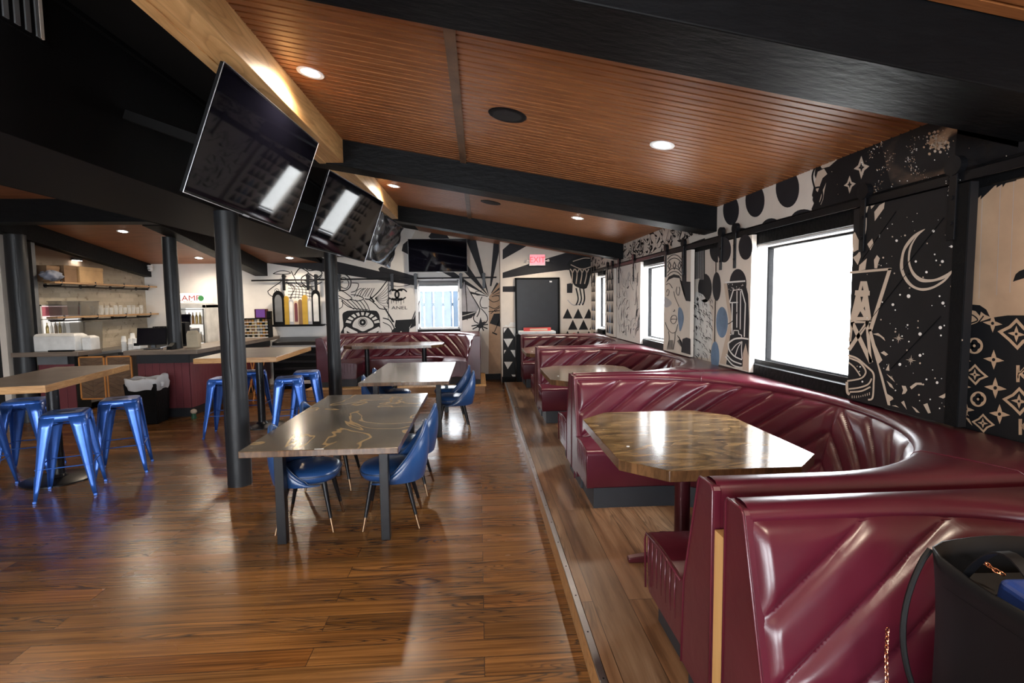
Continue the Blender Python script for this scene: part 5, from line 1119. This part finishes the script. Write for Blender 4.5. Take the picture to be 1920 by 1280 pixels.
# trash can
t = empty('trash_can', (-4.88, 7.98, 0)); MB().hexa([(-.19, -.15, 0), (.19, -.15, 0), (.19, .15, 0), (-.19, .15, 0), (-.225, -.185, .60), (.225, -.185, .60), (.225, .185, .60), (-.225, .185, .60)], 'black_paint').build('bin', t, bevel=.01)
r = random.Random(2); n = 48
def liner(i, j):
    a = 2 * PI * i / n; c, s = math.cos(a), math.sin(a); e = 5; q = (abs(c) ** e + abs(s) ** e) ** (-1 / e); z = [.50, .54, .60, .64, .665, .66, .60, .5][j]; k = [1.03, 1.05, 1.07, 1.06, 1.03, .98, .92, .85][j]
    w = .006 * math.sin(9 * a + j) + .004 * math.sin(17 * a - 2 * j); return (c * q * (.225 * k + w), s * q * (.185 * k + w), z + .012 * math.sin(5 * a + 1) + (.05 if (c > .8 and j in (3, 4, 5)) else 0))
l = MB().grid(liner, n, 8, 'bin_liner', closed=True).build('bin_liner', t, smooth='all'); MB().lathe([(.004, 0), (.03, .02), (.018, .04), (.032, .065), (.01, .08)], 'bin_liner', (.25, -.06, .53), 12).build('knot', l, smooth='all')
tag(t, 'black square trash can with a clear bag liner, against the bar front', 'trash can')
t = empty('jar', (-4.34, 8.16, 0)); MB().lathe([(.035, 0), (.038, .02), (.03, .06), (.03, .08)], 'bottle_green', n=16).build('body', t, smooth=True); MB().lathe([(.03, .08), (.045, .10), (.04, .13), (.015, .145), (0, .147)], 'ink_cream', n=16).build('top', t, smooth=True)
tag(t, 'little green jar with a pale round top on the floor by the bar side', 'jar')
# back counter, shelves on the brick wall
place(MB().box(-6.93, -6.40, 8.72, 11.4, .90, .95, 'steel').box(-6.90, -6.45, 8.75, 11.4, .12, .90, 'plastic_grey'), 'back_counter', 'low steel back counter along the brick wall behind the bar', 'counter', bevel=.003)
for z, lb in ((2.09, 'upper wooden shelf on the brick wall, holding cardboard boxes'), (1.53, 'lower wooden shelf on the brick wall, holding glasses')):
    s_ = empty('wall_shelf', (-6.95, 10.1, z)); MB().box(0.10, .27, -1.3, 1.36, 0, .028, 'shelf_wood').build('board', s_, bevel=.002)
    for k in range(4):
        y = -1.15 + k * .75; q = MB(); q.tube([(.0, y, -.03), (.24, y, -.03), (.26, y, -.01), (.26, y, .05)], .013, 'black_metal', 8); q.tube([(.0, y, -.03), (.012, y, -.03)], .035, 'black_metal', 12); q.build('bracket', s_, smooth=True)
    q = MB().tube([(.12, -1.25, -.045), (.12, 1.3, -.045)], .011, 'black_metal', 8); q.build('hanging_rail', s_, smooth=True); tag(s_, lb, 'shelf', 'pipe-bracket shelves on the brick wall')
def yb(u, x=-6.8, v=560): return onx(u, v, x).y
SZ = 2.119
def carton(y0, y1, x0, x1, z0, h, m, label, grp='cartons on the upper shelf'):
    c = empty('carton', ((x0 + x1) / 2, (y0 + y1) / 2, z0)); a, b = (x1 - x0) / 2, (y1 - y0) / 2
    MB().box(-a, a, -b, b, 0, h * .98, m).build('box', c, bevel=.003); MB().box(-a - .006, a + .006, -b - .006, b + .006, h * .78, h, m).build('lid', c, bevel=.004); tag(c, label, 'box', grp)
carton(yb(140), yb(184), -6.92, -6.69, SZ, .27, 'cardboard', 'bright tan lidded cardboard box on the upper wall shelf, rightmost of the boxes')
carton(yb(112), yb(136), -6.92, -6.70, SZ, .27, 'cardboard_dark', 'brown lidded cardboard box on the upper wall shelf, middle of the three')
carton(yb(84), yb(108), -6.92, -6.74, SZ, .25, 'cardboard_dark', 'dark cardboard box on the upper wall shelf, behind the grey bundle')
def blob(i, j):
    a, p = 2 * PI * i / 30, PI * j / 15; k = 1 + .16 * math.sin(5 * a + 3 * p) + .10 * math.sin(9 * a - 4 * p) + .06 * math.sin(13 * p + a)
    return (math.cos(a) * math.sin(p) * .11 * k, math.sin(a) * math.sin(p) * .16 * k, .075 - math.cos(p) * .08 * min(k, 1.12))
c = MB().grid(blob, 30, 16, 'cloth_grey', closed=True).build('cloth_bundle', smooth='all', loc=(-6.74, 8.82, SZ + .015)); tag(c, 'crumpled grey-blue cloth bundle at the near end of the upper shelf', 'cloth')
BZ_ = 1.56
for k, (u0, u1, lb) in enumerate(((99, 131, 'smoky clear bin on the lower wall shelf, nearer of the two'), (134, 170, 'smoky clear bin on the lower wall shelf, farther of the two'))):
    y0, y1 = yb(u0), yb(u1); a = (y1 - y0) / 2; b = empty('storage_bin', (-6.775, (y0 + y1) / 2, BZ_)); MB().hexa([(-.10, -a + .01, 0), (.09, -a + .01, 0), (.09, a - .01, 0), (-.10, a - .01, 0), (-.11, -a, .24), (.11, -a, .24), (.11, a, .24), (-.11, a, .24)], 'smoke_bin').build('body', b, bevel=.004)
    MB().box(-.118, .118, -a - .006, a + .006, .235, .25, 'smoke_bin').build('rim', b); tag(b, lb, 'bin', 'smoky clear bins behind the bar')
for k, (u0, u1, lb) in enumerate(((113, 138, 'smoky clear bin on the back counter under the lower shelf, nearer one'), (142, 175, 'smoky clear bin on the back counter under the lower shelf, farther one'))):
    y0, y1 = yb(u0, -6.75), yb(u1, -6.75); a = (y1 - y0) / 2; b = empty('storage_bin', (-6.755, (y0 + y1) / 2, .951)); MB().hexa([(-.12, -a + .01, 0), (.11, -a + .01, 0), (.11, a - .01, 0), (-.12, a - .01, 0), (-.13, -a, .5), (.13, -a, .5), (.13, a, .5), (-.13, a, .5)], 'smoke_bin').build('body', b, bevel=.004); tag(b, lb, 'bin', 'smoky clear bins behind the bar')
g0 = None
def glass(x, y, z, h=.12, r=.034, lab='clear drinking glass on the lower wall shelf', grp='clear glasses on the lower shelf'):
    global g0
    if g0 is None: g0 = MB().lathe([(.75, 0), (.8, .01), (1, 1), (.94, 1), (.74, .05), (0, .05)], 'clear_glass', n=14).build('drinking_glass', smooth=True); o = g0
    else: o = g0.copy(); COL.objects.link(o)
    o.location = (x, y, z); o.scale = (r, r, h); tag(o, lab, 'glass', grp)
for k in range(10):
    for q in range(2): glass(-6.86 + q * .12, yb(178, -6.8) + k * .125 + q * .05, BZ_, .13 + .04 * (k % 3 == 0))
# cooler with bottles against the far wall, glowing panel for its mirror image at the brick wall
def bottle(x, y, z, h, r, m, label, grp, cap='bottle_dark'):
    key = (m, cap); o = BT.get(key)
    if o is None:
        o = MB().lathe([(.9, 0), (1, .03), (1, .58), (.85, .68), (.38, .8), (.36, .97), (.42, .97), (.42, 1), (0, 1)], m, n=12).build('bottle', smooth=True); BT[key] = o; new = o
    else: new = o.copy(); COL.objects.link(new)
    new.location = (x, y, z); new.scale = (r, r, h); tag(new, label, 'bottle', grp)
BT = {}
ck = empty('drinks_cooler', (-5.72, 11.05, 0)); cx0, cx1, fy = -.40, .34, -.28
MB().box(cx0, cx0 + .07, fy, .3, .0, 1.72, 'paper_white').box(cx1 - .07, cx1, fy, .3, .0, 1.72, 'paper_white').box(cx0, cx1, fy, .3, .0, .2, 'paper_white').box(cx0, cx1, fy, .3, 1.66, 1.74, 'paper_white').box(cx0, cx1, .26, .3, .1, 1.72, 'paper_white').build('cabinet', ck, bevel=.004)
MB().box(cx0 + .07, cx1 - .07, .25, .26, .2, 1.66, 'fridge_glow').build('lit_back', ck)
for z in (.62, .98, 1.34): MB().box(cx0 + .07, cx1 - .07, fy + .05, .25, z - .012, z, 'paper_white').build('shelf', ck)
MB().box(cx0 + .04, cx0 + .06, fy - .02, fy - .005, .25, 1.64, 'black_paint').box(cx1 - .06, cx1 - .04, fy - .02, fy - .005, .25, 1.64, 'plastic_grey').box(cx0 + .04, cx1 - .04, fy - .02, fy - .005, 1.625, 1.64, 'plastic_grey').build('door_frame', ck); MB().box(cx0 + .07, cx1 - .07, fy - .012, fy - .008, .25, 1.62, 'window_glass').build('door_glass', ck)
h = MB().box(cx0, cx1, fy, .0, 1.76, 1.95, 'fridge_glow').build('header_sign', ck, bevel=.004)
sg = MB(); vs, fs = text_shapes('KAMP', .15); sg.add([(x * 1.25 + .01, fy - .002, 1.805 + y) for x, y, z in vs], fs, 'red_print'); vs, fs = text_shapes('SINGERS', .045); sg.add([(x * 1.2 + .02, fy - .002, 1.768 + y) for x, y, z in vs], fs, 'cardboard_dark')
sg.lathe([(.055, 0), (.055, .001)], 'green_print', (0, 0, 0), 16); sg.v[-32:] = [(x + .26, fy - .003 - z, 1.85 + y) for x, y, z in sg.v[-32:]]
for k in range(5): sg.add([(cx0 + .02 + k * .04, fy - .001, 1.77), (cx0 + .06 + k * .04, fy - .001, 1.77), (cx0 + .04 + k * .04, fy - .001, 1.85 + .02 * (k % 2))], [(0, 1, 2)], 'fence_pale')
sg.build('lettering', h); tag(ck, 'tall lit drinks cooler with a KAMP header sign against the far wall', 'cooler')
gC = 'bottles in the tall drinks cooler'
for k in range(8): bottle(-5.72 + cx0 + .12 + k * .07, 10.93, 1.341, .23, .027, 'bottle_white' if k < 3 else 'bottle_amber' if k < 5 else 'can_gold', 'bottle on the top shelf of the tall drinks cooler', gC)
for k in range(8): bottle(-5.72 + cx0 + .12 + k * .07, 10.93, .981, .20, .028, 'can_gold' if k % 3 else 'bottle_white', 'gold-topped bottle on the middle shelf of the tall drinks cooler', gC)
for k in range(5): bottle(-5.72 + cx0 + .15 + k * .10, 10.88, .621, .26, .038, 'bottle_dark', 'dark bottle on the lower shelf of the tall drinks cooler', gC)
dc = empty('cooler_reflection', (-6.8, 9.16, .951)); MB().box(-.148, -.135, -.38, .42, 0, .78, 'fridge_glow').build('lit_back', dc)  # thin glowing panel stands in for a mirrored reflection of the cooler
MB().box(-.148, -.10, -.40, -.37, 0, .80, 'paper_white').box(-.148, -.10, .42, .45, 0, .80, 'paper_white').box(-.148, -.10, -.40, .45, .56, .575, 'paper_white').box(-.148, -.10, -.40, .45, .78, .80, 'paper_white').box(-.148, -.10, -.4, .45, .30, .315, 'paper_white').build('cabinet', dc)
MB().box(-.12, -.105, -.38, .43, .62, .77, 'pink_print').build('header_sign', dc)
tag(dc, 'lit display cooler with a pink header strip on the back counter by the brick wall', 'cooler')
for k in range(5): bottle(-6.872, 8.83 + k * .085, 1.267, .20, .022, ('can_gold', 'bottle_white', 'bottle_amber')[k % 3], 'small bottle on the middle shelf of the cooler reflection panel by the brick wall', 'bottles at the cooler reflection panel')
for k in range(5): bottle(-6.80, 8.84 + k * .095, .953, .20, .028, ('bottle_green', 'bottle_white', 'can_gold')[k % 3], 'bottle on the bottom shelf of the cooler reflection panel by the brick wall', 'bottles at the cooler reflection panel')
# things on the bar tops
Z1 = 1.051
for k, (x, y, w, d, h, lb) in enumerate(((-6.38, 8.42, .62, .28, .26, 'long white folded-top carton on the left bar worktop'), (-5.99, 8.50, .13, .2, .22, 'small white carton at the right of the long one on the left worktop'))):
    c = empty('white_carton', (x, y, Z1)); MB().box(-w / 2, w / 2, -d / 2, d / 2, 0, h * .86, 'paper_white').build('box', c, bevel=.01)
    MB().hexa([(-w / 2, -d / 2, h * .86), (w / 2, -d / 2, h * .86), (w / 2, d / 2, h * .86), (-w / 2, d / 2, h * .86), (-w / 2 + .04, -d / 2 + .05, h), (w / 2 - .04, -d / 2 + .05, h), (w / 2 - .04, d / 2 - .05, h), (-w / 2 + .04, d / 2 - .05, h)], 'paper_white').build('flaps', c, bevel=.004); tag(c, lb, 'box', 'white cartons on the bar')
place(MB().box(-6.40, -6.05, 8.20, 8.24, Z1, Z1 + .02, 'black_paint'), 'tray', 'thin black tray edge lying in front of the white carton', 'tray')
place(MB().box(-5.90, -5.30, 8.95, 9.4, .92, .96, 'kick_black').box(-5.88, -5.32, 8.97, 9.38, 0, .92, 'plastic_grey'), 'service_station', 'dark service counter behind the swing doors, holding the paper cups', 'counter', bevel=.004)
cup0 = None
for k, (dx, dy, n_) in enumerate(((0, 0, 5), (.085, .03, 4), (.17, 0, 4), (.06, .13, 6), (.15, .12, 4), (.25, .05, 3))):
    for q in range(n_):
        if cup0 is None: cup0 = MB().lathe([(.029, .09), (.040, .0), (.042, -.002), (.036, .0), (.026, .085), (0, .085)], 'paper_white', n=16).build('paper_cup', smooth=True); o = cup0
        else: o = cup0.copy(); COL.objects.link(o)
        o.location = (-5.86 + dx, 9.05 + dy, .963 + q * .042); tag(o, 'upside-down white paper cup in the stacks behind the swing doors', 'cup', 'stacked white paper cups')
c = empty('drink_can', (-5.55, 8.98, .961)); MB().lathe([(.028, 0), (.033, .01), (.033, .11), (.026, .122), (0, .12)], 'purple_can', n=18).build('body', c, smooth=True); MB().lathe([(.026, .122), (.026, .125), (0, .125)], 'steel', n=18).build('lid', c); tag(c, 'purple can beside the stacked paper cups', 'can')
# register screens
def monitor(x, y, z, rz, tilt, w, h, label):
    t = empty('register_screen', (x, y, z), rz); o = MB().box(-w / 2, w / 2, -.012, .018, -h / 2, h / 2, 'black_paint').build('body', t, bevel=.006); o.location = (0, 0, .06 + h / 2); o.rotation_euler.x = -tilt
    MB().box(-w / 2 + .012, w / 2 - .012, -.0135, -.012, -h / 2 + .014, h / 2 - .012, 'tv_screen').build('screen', o)
    MB().box(-.03, .03, .02, .06, .0, h * .7, 'black_metal').build('stand', t, bevel=.004); MB().box(-.11, .11, -.06, .12, 0, .018, 'black_metal').build('base', t, bevel=.005); tag(t, label, 'screen', 'register screens on the bar')
monitor(-5.03, 8.42, Z1, .25, .28, .40, .27, 'large black register screen tilted back on the bar front worktop')
monitor(-5.28, 9.72, 1.30, .2, .3, .28, .20, 'smaller grey register screen standing higher behind the large one')
place(MB().box(-5.48, -5.10, 9.55, 9.95, 0, 1.30, 'plastic_grey'), 'pedestal_cabinet', 'grey cabinet carrying the smaller register screen behind the bar', 'cabinet', bevel=.006)
t = empty('receipt_printer', (-5.24, 8.52, Z1)); MB().box(-.08, .02, -.1, .1, 0, .09, 'paper_white').build('body', t, bevel=.008); MB().box(-.07, .01, -.101, -.06, .05, .092, 'black_paint').build('paper_slot', t, bevel=.003); tag(t, 'white and black receipt printer left of the large register screen', 'printer')
t = empty('card_reader', (-4.66, 8.26, Z1)); MB().hexa([(-.04, -.07, 0), (.04, -.07, 0), (.04, .07, 0), (-.04, .07, 0), (-.04, -.06, .05), (.04, -.06, .05), (.04, .06, .1), (-.04, .06, .1)], 'black_paint').build('body', t, bevel=.006); cb_ = MB().tube([(-.12, -.02, .01), (-.2, .05, .02), (-.1, .1, .05), (0, .08, .06)], .006, 'steel', 6); cb_.build('cable', t, smooth=True); tag(t, 'black card reader with loose cables between register screen and post', 'card reader')
t = empty('bottle_rack', (-5.72, 9.86, 1.06)); MB().hexa([(-.2, -.1, 0), (.2, -.1, 0), (.2, .1, 0), (-.2, .1, 0), (-.15, .0, .28), (.2, .0, .28), (.2, .12, .28), (-.15, .12, .28)], 'black_paint').build('body', t, bevel=.004)
for a in range(4):
    for b in range(2): MB().tube([(-.11 + a * .085, -.085 + b * .045, .09 + b * .12), (-.11 + a * .085, -.068 + b * .045, .15 + b * .12)], .004, 'steel', 6).build('spout', t)
tag(t, 'tilted black rack with small steel spouts behind the bar, under the glasses', 'rack')
place(MB().box(-5.95, -5.48, 9.72, 10.0, 0, 1.06, 'plastic_grey'), 'ice_bin', 'grey ice bin carrying the black spout rack behind the bar', 'bin', bevel=.005)
t = empty('speaker_box', (-4.98, 9.2, Z1)); MB().box(-.07, .07, -.07, .07, 0, .38, 'black_matte').build('body', t, bevel=.004); MB().box(-.06, .06, -.074, -.07, .02, .36, 'black_paint').build('grille', t); tag(t, 'tall black box standing behind the bar post', 'speaker box')
MB().box(-5.05, -4.85, 9.1, 9.3, .5, Z1, 'black_matte').build('support', t).location = (4.98, -9.2, -Z1)
t = empty('paper_bag', (-4.52, 8.62, Z1)); MB().hexa([(-.085, -.05, 0), (.085, -.05, 0), (.085, .05, 0), (-.085, .05, 0), (-.085, -.05, .21), (.085, -.05, .21), (.085, .05, .21), (-.085, .05, .21)], 'paper_bag').build('body', t, bevel=.003)
MB().hexa([(-.085, -.05, .21), (.085, -.05, .21), (.085, .05, .21), (-.085, .05, .21), (-.075, -.03, .26), (.06, -.035, .27), (.06, .0, .27), (-.075, .0, .26)], 'paper_bag').build('folded_top', t, bevel=.004); tag(t, 'brown paper bag with a rolled top on the bar corner, right of the bar post', 'paper bag')
# snack rack, small screen on the side bar
def rack(x0, x1, y, z0, z1, label):
    t = empty('snack_rack', ((x0 + x1) / 2, y, z0)); w = (x1 - x0) / 2; h = z1 - z0
    MB().box(-w, -w + .02, -.1, .1, 0, h, 'black_paint').box(w - .02, w, -.1, .1, 0, h, 'black_paint').box(-w, w, .09, .1, 0, h, 'black_paint').box(-w, w, -.1, .1, h - .015, h, 'black_paint').build('frame', t, bevel=.002)
    n = 6
    for k in range(n): MB().box(-w + .02, w - .02, -.1, .09, k * (h - .02) / n, k * (h - .02) / n + .012, 'paper_white').build('shelf', t)
    tag(t, label, 'rack'); r = random.Random(4); sp = .052; cnt = int((2 * w - .05) / sp)
    for k in range(n):
        for q in range(cnt):
            o = MB().box(-.021, .021, -.03, .03, 0, .045 + .01 * r.random(), r.choice(['bottle_dark', 'bottle_amber', 'cardboard_dark', 'plastic_grey', 'paper_bag', 'can_gold'])).build('snack_packet')
            o.location = ((x0 + x1) / 2 - w + .05 + q * sp, y - .06, z0 + k * (h - .02) / n + .0125); tag(o, 'tiny packet standing in the snack rack on the side bar', 'packet', 'packets in the snack rack')
a = ony(459, 628, 10.9); b = ony(507, 596, 10.9); rack(a.x, b.x, 10.9, Z1, b.z, 'black rack of small packets on the side bar worktop near the far wall')
c0 = ony(481, 594, 10.86); c1 = ony(497, 579, 10.86)
t = empty('small_screen', ((c0.x + c1.x) / 2, 10.88, b.z + .001)); w = (c1.x - c0.x) / 2; MB().box(-w - .03, w + .03, -.04, .06, 0, c1.z - b.z, 'burgundy_steel').build('body', t, bevel=.006); MB().box(-w, w, -.042, -.04, .015, c1.z - b.z - .012, 'screen_purple').build('screen', t); MB().box(w + .03, w + .11, -.03, .05, 0, (c1.z - b.z) * .75, 'black_paint').build('side_unit', t, bevel=.004); tag(t, 'small lit purple screen on top of the snack rack', 'screen')
# boards standing at the far wall, black cabinet below
YBD = 11.36
def board(u0, u1, v0, v1, lean, m, m2, label, round_=True):
    p0, p1 = ony(u0, v1, YBD), ony(u1, v0, YBD); w = max(.03, p1.x - p0.x - .008); z0, z1 = LEDGE, p1.z; h = z1 - z0
    t = empty('board', ((p0.x + p1.x) / 2, YBD, z0)); pts = [(w / 2, 0), (w / 2, h - w / 2)] + [(w / 2 * math.cos(a), h - w / 2 + w / 2 * math.sin(a) * 1.3) for a in [PI * k / 10 for k in range(1, 10)]] + [(-w / 2, h - w / 2), (-w / 2, 0)]
    MB().prism(pts, 'y', -.02, .0, m).build('deck', t, bevel=.003)
    if m2: MB().prism([(x * .62, .06 + z * .8) for x, z in pts], 'y', -.024, -.0205, m2).build('graphic', t)
    t.rotation_euler.y = lean; tag(t, label, 'board', 'boards standing on the ledge at the far wall')
LEDGE = ony(560, 608, YBD).z
place(MB().box(ony(513, 608, YBD).x - .05, ony(606, 608, YBD).x, YBD - .07, YF, LEDGE - .04, LEDGE - .001, 'black_paint'), 'display_ledge', 'narrow black ledge on the far wall carrying the row of boards', 'ledge', bevel=.003)
board(513, 533, 548, 608, 0, 'black_paint', 'plastic_grey', 'black board with a rounded grey tip, leftmost on the ledge')
board(534, 542, 556, 608, 0, 'gold_paint', None, 'gold board, left one of the two on the ledge')
board(543, 551, 562, 608, 0, 'ink_grey', 'ink_white', 'pale grey board just right of the left gold board')
board(552, 560, 565, 608, 0, 'wall_beige', 'burgundy_board', 'tan board with dark red graphic in the middle of the ledge')
board(561, 567, 562, 608, 0, 'cardboard_dark', None, 'dark brown board left of the right gold board')
board(568, 577, 554, 608, 0, 'gold_paint', None, 'gold board, right one of the two on the ledge')
board(578, 585, 560, 608, 0, 'ink_grey', 'ink_white', 'striped grey board right of the right gold board')
board(586, 600, 545, 608, 0, 'black_paint', 'ink_white', 'black board with a tall white graphic, rightmost beside the second post')
t = empty('game_console', (-3.66, 11.10, 0)); a = .52
MB().box(-a, a, -.22, .26, .0, .80, 'black_paint').build('cabinet', t, bevel=.01)
MB().hexa([(-a, -.24, .88), (a, -.24, .88), (a, .26, .88), (-a, .26, .88), (-a, -.22, .95), (a, -.22, .95), (a, .26, 1.02), (-a, .26, 1.02)], 'black_metal').build('lid', t, bevel=.008)
for z in (.24, .38, .52, .66): MB().box(-a + .03, a - .03, -.232, -.22, z, z + .05, 'black_metal').build('slat', t, bevel=.006)
MB().box(-a - .01, a + .01, -.245, -.235, .84, .87, 'steel').build('trim_bar', t); MB().box(-a, a, -.30, -.22, .10, .16, 'paper_white').build('white_ledge', t, bevel=.006); MB().box(a, a + .03, -.26, .2, .1, .8, 'paper_white').build('side_panel', t, bevel=.006)
tag(t, 'glossy black slatted cabinet with white ledge at the far wall, left of the wide booth', 'cabinet')
m = MB(); r = random.Random(6)
t = empty('wire_basket', (-4.05, 9.6, 0)); 
for k in range(10):
    a = 2 * PI * k / 10; MB().tube([(.2 * math.cos(a), .2 * math.sin(a), 0), (.12 * math.cos(a + .5), .12 * math.sin(a + .5), .35), (.22 * math.cos(a + .9), .22 * math.sin(a + .9), .78)], .009, 'orange_trim', 6).build('wire', t, smooth=True)
MB().lathe([(.22, .77), (.24, .78), (.22, .79)], 'orange_trim', n=24).build('rim', t, smooth=True); tag(t, 'orange wire stand seen under the far high table', 'stand')
# ---------------------------------------------------------------- host stand by the exit door
t = empty('host_stand', (1.15, 10.45, 0)); MB().box(-.42, .42, -.16, .18, 0, 1.06, 'black_paint').build('body', t, bevel=.006); MB().box(-.35, .36, -.20, .20, 1.06, 1.12, 'paper_white').build('top', t, bevel=.004); tag(t, 'low black stand with a white top behind the farthest window booth', 'stand')
t = empty('menu_box', (1.16, 10.42, 1.121)); MB().box(-.27, .27, -.06, .06, 0, .065, 'red_print').build('body', t, bevel=.004); MB().box(-.15, .2, -.0615, -.06, .012, .05, 'wall_beige').build('printed_label', t); tag(t, 'long flat red box lying on the white stand top before the exit door', 'box')
# ---------------------------------------------------------------- tote bag and chain on the nearest booth seat
t = empty('tote_bag', (1.297, 1.005, PLZ + .464), -.06)
def side(x, y, k): return (x, y)
hw, hd, H_ = .185, .20, .47
def tote(i, j):
    n = 40; a = 2 * PI * i / n; e = 7; c, s = math.cos(a), math.sin(a); q = (abs(c) ** e + abs(s) ** e) ** (-1 / e); zz = H_ * j / 12; k = 1 - .12 * math.sin(PI * min(1, j / 12)) * (.4 + .6 * abs(c)) * (j / 12); f = 1 + .06 * (j / 12)
    sag = .035 * (j / 12) ** 3 * (math.cos(2 * a) - .4); return (c * q * hw * k * f, s * q * hd * f, zz - sag * .5)
b = MB().grid(tote, 40, 13, 'bag_black', closed=True); b.f.append(tuple(range(40))); b.m.append(0); bo = b.build('body', t, smooth=True, solid=.006)
MB().grid(lambda i, j: (tote(i, 12)[0] * (.97 - .3 * j), tote(i, 12)[1] * (.97 - .3 * j), .40 - .02 * j), 40, 2, 'black_matte', closed=True).build('lining', t)
for sx in (-1, 1):
    y0 = -.09; pts = []; pp = []
    for k in range(15):
        a = PI * k / 14; pts.append((sx * (hw - .004) * .93, -.12 + .24 * (k / 14), .42 + (.13 if sx < 0 else .10) * math.sin(a)))
    hm = MB(); vs = []
    for k, (x, y, z) in enumerate(pts): a = PI * k / 14; dx = .012; vs += [(x + sx * .006 - .012, y, z), (x + sx * .006 + .016, y, z + .002), (x + sx * .006 + .016, y, z + .006), (x + sx * .006 - .012, y, z + .004)]
    hm.add(vs, [(4 * i + j, 4 * i + (j + 1) % 4, 4 * i + 4 + (j + 1) % 4, 4 * i + 4 + j) for i in range(14) for j in range(4)], 'bag_black'); hm.build('handle', t, smooth=True)
st_ = MB(); st_.tube([Vector((-hw * .95 - .085 * math.sin(PI * k / 20) ** .8, hd * (1.02 - .35 * k / 20), .465 - .45 * k / 20)) for k in range(21)], .007, 'bag_black', 8); st_.build('shoulder_strap', t, smooth=True)
tag(t, 'open black leather tote bag on the nearest booth seat', 'bag')
t = empty('blue_pouch', (1.31, 1.01, PLZ + .48)); MB().hexa([(-.12, -.13, .0), (.16, -.13, .0), (.16, .12, .0), (-.12, .16, .0), (-.10, -.12, .40), (.16, -.12, .39), (.16, .11, .42), (-.10, .11, .43)], 'bag_blue').build('body', t, bevel=.02, seg=4); tag(t, 'glossy blue pouch sticking out of the black tote bag', 'pouch')
def chain(pts, label, grp='gold chains at the tote bag'):
    t = empty('gold_chain', pts[0]); P = [Vector(p) for p in pts]; path = []; 
    L = sum((b - a).length for a, b in zip(P[:-1], P[1:])); n = int(L / .012); acc = 0; k = 0
    for a, b in zip(P[:-1], P[1:]):
        m_ = max(1, round((b - a).length / .012))
        for q in range(m_): path.append((a.lerp(b, (q + .5) / m_), (b - a).normalized()))
    mb = MB()
    for k, (c, d) in enumerate(path):
        up = Vector((1, 0, 0)) if k % 2 else Vector((0, 1, 0)); s = d.cross(up).normalized()
        mb.tube([c - P[0] + d * (.008 * math.cos(a)) + s * (.0045 * math.sin(a)) for a in [2 * PI * q / 8 for q in range(9)]], .0014, 'copper', 5, cap=False)
    o = mb.build('links', t, smooth=True); o['kind'] = 'stuff'; tag(t, label, 'chain', grp)
chain([(1.085, 1.285, .83), (1.08, 1.28, .76), (1.068, 1.26, .70), (1.06, 1.25, .64), (1.055, 1.24, .602), (1.03, 1.23, .602)], 'thin gold chain hanging down left of the black tote bag onto the seat')
chain([(1.20, 1.155, 1.075), (1.225, 1.16, 1.068), (1.24, 1.155, 1.055), (1.25, 1.14, 1.05)], 'short gold chain at the upper rim of the black tote bag')
